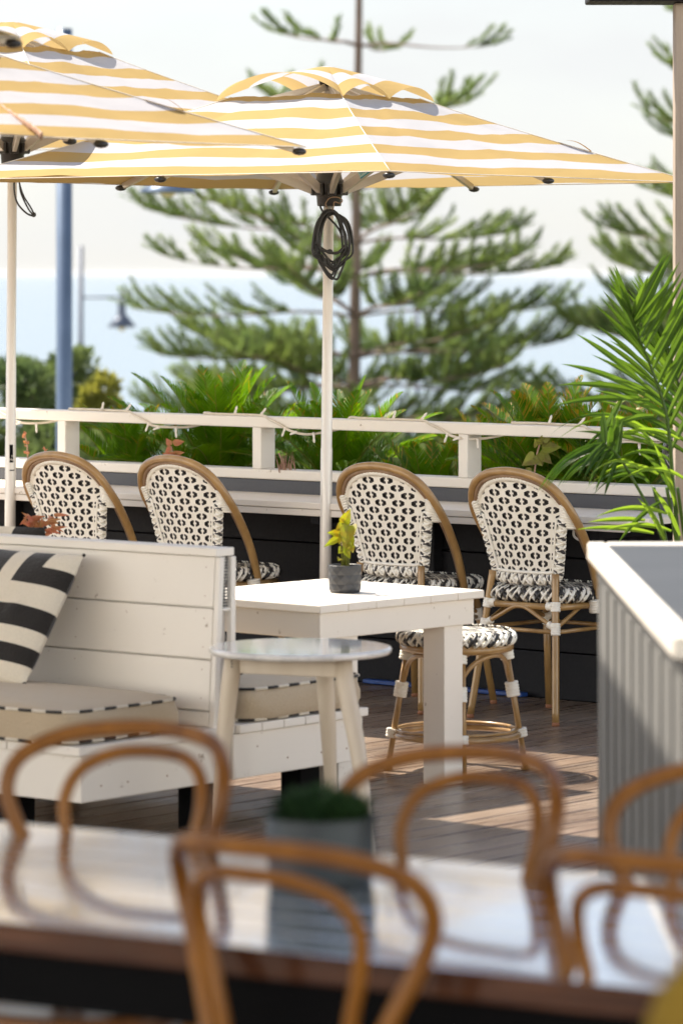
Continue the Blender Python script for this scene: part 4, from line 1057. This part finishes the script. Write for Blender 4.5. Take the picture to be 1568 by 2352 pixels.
def cycad(loc, label, n, ln, scorch, seed, elr=(0.42, 1.3), front=True):
    t = thing('sago_palm', label, 'palm', loc, 0, 'sago palms in the bed behind the railing'); rr = random.Random(seed); ml = MB(); mr = MB()
    for k in range(n):
        az = 2 * math.pi * (k * .618034) + rr.uniform(-.2, .2); f = (k + .5) / n; el = lerp(1.5, elr[0], f ** 1.35)
        frond(ml, Vector((math.cos(az) * .03, math.sin(az) * .03, .05)), az, el, ln * rr.uniform(.85, 1.12) * (1 - .15 * (1 - f)), rr.uniform(.30, .80), 56, .0060, ln * .21, scorch * rr.uniform(.3, 1.4), rr, mr)
    ml.build('leaflets', [M['cycad'], M['cycadt']], t); mr.build('frond_stems', M['rachis'], t)
    MB().lathe([(.06, -.12), (.075, -.02), (.07, .03), (.03, .08), (.001, .09)], 14).build('trunk', M['bark'], t)
    return t
def bed(px, t, dz=0.0):
    k = (px - CX) / F; s = (k * (16.57 + nW.y * t) + .064 - nW.x * t) / (dW.x - k * dW.y); p = W(s, t); p.z = .72 + dz; return p
cycad(bed(505, .72, -.05), 'largest green sago palm behind the rail, left of the middle parasol pole', 46, .70, .04, 1)
cycad(bed(775, .80, -.02), 'green sago palm behind the rail, just right of the middle parasol pole', 36, .58, .08, 2, (.35, 1.4))
cycad(bed(300, .55, -.06), 'low sago palm with yellowish fronds at the left end of the planted bed', 24, .52, .22, 3, (.05, .95))
cycad(bed(985, .55, -.16), 'low green sago palm seen under the top rail behind the free counter gap', 26, .50, .15, 4, (.3, 1.35))
cycad(bed(1265, .60, .02), 'orange-tipped sago palm behind the chair nearest the counter', 38, .58, .3, 5, (.35, 1.3))
cycad(bed(1150, .95, -.06), 'half-hidden sago palm between the two orange-tipped ones and the low green one', 20, .55, .35, 8, (.35, 1.4))
cycad(bed(1440, .55, .0), 'orange-tipped sago palm half hidden behind the kentia palm', 34, .56, .32, 6, (.3, 1.4))

def shoot(name, label, pts_px, Y, leafm, stemm, leaves, cat='plant'):
    base = at(*pts_px[0], Y); t = thing(name, label, cat, base); ms = MB(); ml = MB()
    ms.tube(smoothpath([at(px, py, Y) - base for px, py in pts_px], 5), .0035, 6)
    for px, py, dx, dy, ln, wd in leaves:
        a = at(px, py, Y + random.uniform(-.02, .02)) - base; b = at(px + dx, py + dy, Y + random.uniform(-.05, .03)) - base
        leaf(ml, a, b - a, ln, wd, .25, .25, 5, 0, True, Vector((0, -1, .2)))
    ms.build('stem', stemm, t); ml.build('leaves', leafm, t); return t
rr = random.Random(21)
def rl_leaves(path, n, ln, wd, spread=14):
    o = []
    for k in range(n):
        i = rr.randrange(len(path)); px, py = path[i]; o.append((px + rr.uniform(-3, 3), py + rr.uniform(-6, 4), rr.choice((-1, 1)) * rr.uniform(3, spread), rr.uniform(-12, 6), ln * rr.uniform(.7, 1.2), wd))
    return o
P_ = [(66, 1075), (64, 1045), (63, 1022), (58, 1000)]; shoot('dry_shoot', 'dry pink-brown flowering shoot behind the rail beside the left parasol pole', P_, 17.75, M['pinkleaf'], M['twig'], rl_leaves(P_[1:], 16, .018, .014, 9))
P_ = [(108, 1072), (106, 1045), (103, 1032)]; shoot('dry_shoot', 'thin dry twig behind the rail left of the first railing post', P_, 17.7, M['pinkleaf'], M['twig'], rl_leaves(P_[1:], 3, .02, .012, 8))
P_ = [(402, 1078), (398, 1050), (393, 1025)]; shoot('leafy_shoot', 'copper-leaved shoot behind the rail above the second chair', P_, 17.0, M['pinkleaf'], M['twig'], rl_leaves(P_[1:], 9, .05, .026, 18) + [(398, 1020, 20, -8, .055, .03)])
P_ = [(655, 1085), (648, 1060), (640, 1040)]; shoot('dry_tuft', 'tuft of dry brown twigs behind the rail right of the middle post', P_, 16.75, M['twig'], M['twig'], [(655 + rr.uniform(-18, 25), 1086, rr.uniform(-10, 10), rr.uniform(-50, -20), rr.uniform(.05, .11), .005) for _ in range(22)])
for px, lb in ((800, 'pale green succulent spikes behind the rail right of the middle pole'), (862, 'pale green succulent spikes behind the rail over the third chair')):
    pth = [[(px + dx, 1092), (px + dx * 1.5, 1075), (px + dx * 1.9, 1058 + abs(dx) * .7)] for dx in (-14, -3, 8, 18)]
    base = at(px, 1095, 16.75); t = thing('succulent', lb, 'plant', base); ms = MB(); ml = MB()
    for p_ in pth:
        ms.tube([at(a, b, 16.75) - base for a, b in p_], .003, 5)
        for k in range(26):
            f = rr.random(); i = 0 if f < .5 else 1; a = at(*p_[i], 16.75).lerp(at(*p_[i + 1], 16.75), (f * 2) % 1) - base
            leaf(ml, a, Vector((rr.uniform(-1, 1), rr.uniform(-1, 1), rr.uniform(0, 1))), .015, .007, .1, .2, 3)
    ms.build('stem', M['succ'], t); ml.build('leaves', M['succ'], t)
P_ = [(1224, 1105), (1228, 1075), (1232, 1045), (1240, 1015)]
shoot('leafy_shoot', 'pale yellow-green leafed plant behind the rail above the chair nearest the counter', P_, 15.85, M['paleleaf'], M['twig'], [(1228, 1050, -22, 10, .075, .055), (1240, 1020, 20, -22, .07, .045), (1244, 1030, 28, -6, .08, .05), (1238, 1040, 22, 16, .07, .045), (1222, 1085, -14, 3, .05, .045), (1234, 1022, -6, -16, .06, .04), (1246, 1012, 18, -18, .05, .035), (1230, 1045, 10, 14, .06, .05)])
P_ = [(92, 1238), (90, 1215), (88, 1190)]
shoot('coleus_plant', 'orange and pink leaved plant standing behind the left end of the bench', P_, 13.6, M['pinkleaf'], M['twig'], [(92 + rr.uniform(-30, 34), 1200 + rr.uniform(-18, 25), rr.uniform(-22, 22), rr.uniform(-14, 14), rr.uniform(.035, .07), rr.uniform(.010, .019)) for _ in range(48)])

# --- kentia palm in the pot behind the grey counter
pb = at(1535, 1300, 13.3); kp = thing('kentia_palm', 'tall kentia palm with long bright green leaves beside the grey counter', 'palm', (pb.x, pb.y, 0)); K0 = Vector((pb.x, pb.y, 0))
ml = MB(); ms = MB(); my = MB(); rr = random.Random(17)
def kfrond(pts_px, Y, leaves, r0=.007):
    sp = smoothpath([at(px, py, Y + dy) - K0 for px, py, dy in pts_px], 6); ms.tube(sp, [lerp(r0, .002, i / len(sp)) for i in range(len(sp))], 7)
    n = len(sp)
    for f, dx, dy, ln, wd, dr in leaves:
        i = min(n - 1, int(f * n)); a = sp[i]; b = Vector((dx / F * Y, rr.uniform(-.10, .06), -dy / F * Y)); b = b.normalized()
        leaf(ml, a, b, ln, wd, dr, .30, 10, 0, False, Vector((rr.uniform(-.25, .25), -1, .35)))
# upper frond, rising beside the post; leaflets swept up and to the left
lv = []
for i in range(15):
    f = .30 + .045 * i
    lv.append((f, -120 + i * 5, -52 - i * 9, .34 - .010 * i, .018, .38 - .01 * i)); lv.append((min(.99, f + .02), 55 + i, -110 - i * 3, .40 - .010 * i, .021, .15))
kfrond([(1560, 1290, 0), (1545, 1120, -.02), (1530, 960, -.04), (1496, 850, -.06), (1462, 765, -.08), (1448, 725, -.08)], 13.2, lv, .009)
kfrond([(1590, 1300, .1), (1585, 1100, .1), (1570, 950, .08), (1545, 840, .05), (1520, 770, .02)], 13.4, [(.35 + .04 * i, -100 + 3 * i, -70 - 8 * i, .42 - .01 * i, .022, .5) for i in range(15)] + [(.38 + .04 * i, 60, -100 - 4 * i, .42 - .01 * i, .022, .3) for i in range(15)], .009)
# loose single blades
for x0_, y0_, dx, dy, ln, dr in ((1448, 725, -35, -55, .16, .1), (1450, 730, 30, -80, .20, .05), (1455, 745, 90, -110, .22, .05), (1470, 900, -150, -90, .33, .35), (1480, 905, -165, -55, .31, .40), (1475, 880, -140, -130, .30, .25), (1430, 910, -50, 95, .26, .0), (1490, 920, -150, -25, .34, .4), (1500, 955, -150, -10, .30, .9)):
    leaf(ml, at(x0_, y0_, 13.12) - K0, at(x0_ + dx, y0_ + dy, 13.05 + rr.uniform(-.05, .05)) - at(x0_, y0_, 13.12), ln, .022, dr, .3, 10, 0, False, Vector((0, -1, .3)))
# lower arching frond with hanging leaflets at the left
lv = []
for i in range(10):
    f = .62 + .038 * i
    lv.append((f, -120 - 3 * i, -34 + 4 * i, .22 + .008 * i, .015, 1.35)); i % 2 and lv.append((f, -30 - 6 * i, 60, .15, .015, .7))
for i in range(5): lv.append((.70 + .06 * i, 10 - 3 * i, -80, .12, .024, .5))
kfrond([(1545, 1300, 0), (1500, 1190, -.04), (1440, 1080, -.08), (1412, 1040, -.10), (1385, 1018, -.12)], 13.1, lv, .0075)
# thin arching blades and lower tufts
for px, py, dx, dy, ln, dr in ((1492, 1010, -60, -80, .42, 2.0), (1500, 1000, -70, -70, .40, 1.9), (1498, 1015, -60, -50, .36, 2.1), (1470, 1080, -50, -60, .24, 2.2), (1480, 1100, -55, -40, .24, 2.0), (1490, 1110, -40, -60, .28, 2.3), (1510, 1090, -70, -60, .30, 2.0), (1540, 1060, -60, -60, .32, 2.2), (1530, 1180, -90, -40, .26, 1.0), (1520, 1150, -60, 30, .22, .8), (1545, 1140, -30, -90, .3, 1.6), (1555, 1180, -20, -100, .3, 1.0), (1540, 1220, -70, -30, .25, .8), (1560, 1230, -35, -90, .22, .7), (1500, 1225, -80, -20, .28, .4), (1525, 1240, -30, -80, .2, .9), (1560, 1010, -90, -60, .32, 1.5), (1570, 1100, -60, -50, .3, 1.7), (1480, 1195, -90, -10, .2, .3)):
    leaf(my if rr.random() < .45 else ml, at(px, py, 13.15 + rr.uniform(-.12, .1)) - K0, at(px + dx, py + dy, 13.1) - at(px, py, 13.15), ln * 1.05, .018, dr * .8, .3, 10, 0, False, Vector((0, -1, .3)))
for x_, x2 in ((1560, 1500), (1575, 1530), (1590, 1555), (1565, 1590)):
    ms.tube(smoothpath([at(x_, 1400, 13.25) - K0, at((x_ + x2) / 2, 1250, 13.2) - K0, at(x2, 1120, 13.15) - K0], 6), .006, 6)
ml.build('leaves', M['palm'], kp); my.build('young_leaves', M['palmy'], kp); ms.build('stems', M['palmstem'], kp)
kt = thing('plant_tub', 'charcoal tub holding the kentia palm behind the grey counter', 'pot', K0)
MB().lathe([(.0, 0), (.15, 0), (.155, .01), (.19, .40), (.195, .42), (.18, .42), (.17, .36), (0, .36)], 28, cap=False).build('tub', M['potk'], kt)
MB().lathe([(0, .362), (.172, .362)], 20, cap=False).build('soil', M['soil'], kt)
ms2 = MB()
for k in range(7): ms2.tube([Vector((rr.uniform(-.05, .05), rr.uniform(-.05, .05), .35)), Vector((rr.uniform(-.06, .08), rr.uniform(-.06, .06), .80))], .008, 6)
ms2.build('stalks', M['palmstem'], kp)

# ------------------------------------------------------------------ Norfolk pines
def norfolk(label, x, y, zb, zt, r0, prof, seed, lean=0.0, dens=1.0, gap=(.74, 1.08)):
    t = thing('norfolk_pine', label, 'tree', (x, y, zb), 0, 'norfolk pines beyond the deck'); rr = random.Random(seed)
    Ht = zt - zb; m = MB(); K = 20
    m.tube([Vector((lean * (i / K), 0, Ht * i / K)) for i in range(K + 1)], [lerp(r0, .03, (i / K) ** .9) for i in range(K + 1)], 12); m.build('trunk', M['bark'], t)
    mb = MB(); mn = MB(); z = .9
    def needles(p0, p1, up, ln, nn, wid):
        d = (p1 - p0); Ld = d.length; dn = d.normalized(); s1 = dn.cross(up).normalized(); u1 = s1.cross(dn)
        for i in range(nn):
            f = (i + rr.random()) / nn; a = rr.uniform(0, 2 * math.pi); q = p0 + d * f + u1 * (.10 * Ld * f * f)
            rad = (s1 * math.cos(a) + u1 * (math.sin(a) * .9 + .45)); tip = q + (rad * .62 + dn * .85).normalized() * ln * (1 - .45 * f ** 3) * rr.uniform(.75, 1.15)
            sd_ = dn.cross(rad).normalized() * wid * .5
            mn.add([q - sd_, q + sd_, tip], [(0, 1, 2)], 0)
    while z < Ht - .25:
        zw = zb + z; Lb = prof(zw); nb = rr.choice((7, 8)) if zw < .9 else rr.choice((5, 6, 6)) if zw < 3.4 else rr.choice((4, 5)); a0 = rr.uniform(0, 6.28)
        for k in range(nb):
            az = a0 + 2 * math.pi * k / nb + rr.uniform(-.25, .25); ln = Lb * rr.uniform(.78, 1.10)
            h = Vector((math.cos(az), math.sin(az), 0)); sd_ = Vector((-h.y, h.x, 0)); el = rr.uniform(.12, .38); pts = []; p = Vector((lean * z / Ht, 0, z)); e = el; NS = 12
            for i in range(NS + 1): pts.append(p.copy()); p = p + (h * math.cos(e) + Vector((0, 0, math.sin(e)))) * ln / NS; e += (-.5 if i < 4 else .28) / NS * 1.6
            mb.tube(pts, [lerp(.028, .006, i / NS) * min(1, ln / 2.2 + .3) for i in range(NS + 1)], 5)
            n2 = int(ln * (4.8 if zw < .9 else 4.0) * dens); st = .26 if ln > 1.2 else .1
            if zw > 3.4: st = .62; n2 = max(3, int(n2 * .55))
            for j in range(n2):
                f = st + (1 - st) * ((j + rr.random() * .6) / n2); i = min(NS - 1, int(f * NS)); q = pts[i].lerp(pts[i + 1], f * NS - i); dd = (pts[i + 1] - pts[i]).normalized()
                bl = (.36 + .44 * math.sin(math.pi * min(1, f * .85 + .12))) * rr.uniform(.7, 1.15) * min(1.15, .35 + ln / 3.2)
                for sg in (-1, 1):
                    if rr.random() < (.12 if zw < .9 else .30): continue
                    bd = (dd * rr.uniform(.75, 1.15) + sd_ * sg * rr.uniform(.55, 1.0) + Vector((0, 0, rr.uniform(.05, .5)))).normalized(); e1 = q + bd * bl
                    em = q.lerp(e1, .5); e1 = e1 + Vector((0, 0, .24 * bl)) + dd * .06
                    mb.tube([q, em, e1], [.008, .007, .005], 3, caps=False)
                    needles(q.lerp(em, .3), em, Vector((0, 0, 1)), .165, int(14 + bl * 30), .028); needles(em, e1, Vector((0, 0, 1)), .165, int(18 + bl * 38), .028)
            needles(pts[-3], pts[-1] + (pts[-1] - pts[-2]) * 1.2, Vector((0, 0, 1)), .15, 50, .024)
        z += rr.uniform(*gap) * (0.62 if zw < 2.2 else 1.1)
    mb.build('branches', M['bark'], t); mn.build('crown', M['pine'], t); return t
def prof1(z):
    if z < -.6: return 3.3
    if z < 1.0: return 3.7
    if z < 4.5: return lerp(3.7, 2.35, (z - 1.0) / 3.5)
    return max(.3, lerp(2.35, .4, (z - 4.5) / 5.0))
norfolk('large norfolk pine standing behind the middle parasol', (806 - CX) / F * 60, 60, -3.8, 9.6, .125, prof1, 4, .17)
def prof2(z): return max(.4, lerp(3.5, .5, max(0, z - 1) / 9.5))
norfolk('norfolk pine at the right edge reaching in from behind the pergola post', (1815 - CX) / F * 58, 58, -3.8, 10.5, .14, prof2, 9)

# ------------------------------------------------------------------ shrubs
def shrub(label, px, py_top, Y, wpx, zb, mt, seed, n=4200, lf=.09):
    c = at(px, py_top, Y); top = c.z; wd = wpx / F * Y / 2; t = thing('shrub', label, 'shrub', (c.x, Y, zb), 0, 'shrubs beyond the deck'); rr = random.Random(seed); m = MB(); mb = MB(); h = top - zb
    clumps = [(Vector((rr.gauss(0, .45) * wd, rr.gauss(0, .4) * wd, h * (.25 + .62 * rr.random() ** .8))), rr.uniform(.22, .42) * wd) for _ in range(26)]
    for c_, r_ in clumps:
        mb.tube([Vector((c_.x * .15, c_.y * .15, 0)), Vector((c_.x * .55, c_.y * .55, c_.z * .55)), c_], [.03, .02, .008], 5)
        for k in range(n // 26):
            d = Vector((rr.gauss(0, 1), rr.gauss(0, 1), rr.gauss(0, 1) + .2)).normalized(); p = c_ + d * r_ * rr.random() ** .45
            if p.z > h: p.z = h - rr.random() * .1
            u = (d + Vector((rr.uniform(-.8, .8), rr.uniform(-.8, .8), rr.uniform(0, 1)))).normalized(); s_ = u.orthogonal().normalized() * lf * .22; L1 = lf * rr.uniform(.7, 1.4)
            m.add([p - s_ * .5, p + u * L1 * .5 + s_, p + u * L1, p + u * L1 * .5 - s_], [(0, 1, 2, 3)], 0)
    m.build('foliage', mt, t); mb.build('branches', M['bark'], t)
shrub('dark green shrub at the left edge behind the rail', 55, 745, 41, 330, -2.6, M['shrub'], 1, 9000, .11)
shrub('olive yellow shrub right of the blue lamp post', 215, 755, 39, 150, -2.8, M['shruby'], 2, 6000, .10)
shrub('low dark shrub in front of the taller one at the left edge', 100, 935, 38, 300, -2.3, M['shrub'], 3, 8000, .10)
shrub('low green shrub under the pine, behind the sago palms', 830, 965, 44, 420, -3.2, M['shrub'], 5, 7000, .12)
shrub('low green shrub right of the pine trunk', 1230, 935, 48, 420, -3.4, M['shruby'], 6, 7000, .12)

# ------------------------------------------------------------------ street lamps
def lamp(label, px, py_top, Y, rad, zb, arm_py, lx, head_w, mt, head_h):
    b = at(px, 628, Y); t = thing('street_lamp', label, 'lamp', (b.x, Y, zb), 0, 'street lamps beyond the deck'); top = at(px, py_top, Y).z - zb
    m = MB(); m.tube([(0, 0, 0), (0, 0, .6), (0, 0, top)], [rad * 1.05, rad, rad * .98], 20); m.build('post', mt, t)
    MB().lathe([(rad * 1.6, 0), (rad * 1.6, .03), (rad * 1.1, .06)], 16).build('foot_plate', mt, t)
    az = at(px, arm_py, Y).z - zb; hx = (lx - px) / F * Y; w_ = head_w / F * Y / 2
    m = MB(); m.tube([(0, 0, az), (hx, 0, az)], rad * .28 + .006, 8); m.tube([(hx, 0, az + .03), (hx, 0, az - head_h * .25)], .018, 8); m.build('arm', mt, t)
    hd = MB(); hh = head_h
    hd.lathe([(.03, 0), (w_ * .28, -hh * .1), (w_ * .30, -hh * .55), (w_ * .55, -hh * .68), (w_, -hh * .95), (w_, -hh), (w_ * .9, -hh * .97), (w_ * .3, -hh * .74), (.02, -hh * .7)], 24, (hx, 0, az - .02)); s = hd.build('shade', mt, t)
    MB().ball((hx, 0, az - .02 - hh * .92), (w_ * .32, w_ * .32, hh * .22), 12).build('bulb', M['bulb'], s)
lamp('thick blue street lamp post beyond the rail, its shade under the parasol edge', 148, 66, 36, .077, -2.7, 360, 386, 132, M['lampblue'], .32)
lamp('small distant street lamp against the sea right of the thick blue one', 186, 565, 82, .055, -5.4, 683, 280, 64, M['lampgrey'], .62)
lamp('distant street lamp half hidden by the large pine', 957, 565, 84, .045, -5.6, 672, 1049, 62, M['lampgrey'], .55)

# ------------------------------------------------------------------ sea air
hm = bpy.data.materials.new('sea_air'); hm.use_nodes = True; t = hm.node_tree; t.nodes.clear()
ov = t.nodes.new('ShaderNodeOutputMaterial'); pv = t.nodes.new('ShaderNodeVolumePrincipled')
pv.inputs['Color'].default_value = (0.93, 0.95, 0.97, 1); pv.inputs['Density'].default_value = 0.000018; pv.inputs['Anisotropy'].default_value = 0.2
t.links.new(pv.outputs[0], ov.inputs['Volume'])
hz = MB().span((-62000, -400, -16), (62000, 62000, 14)).build('haze', hm); tag(hz, kind='stuff')
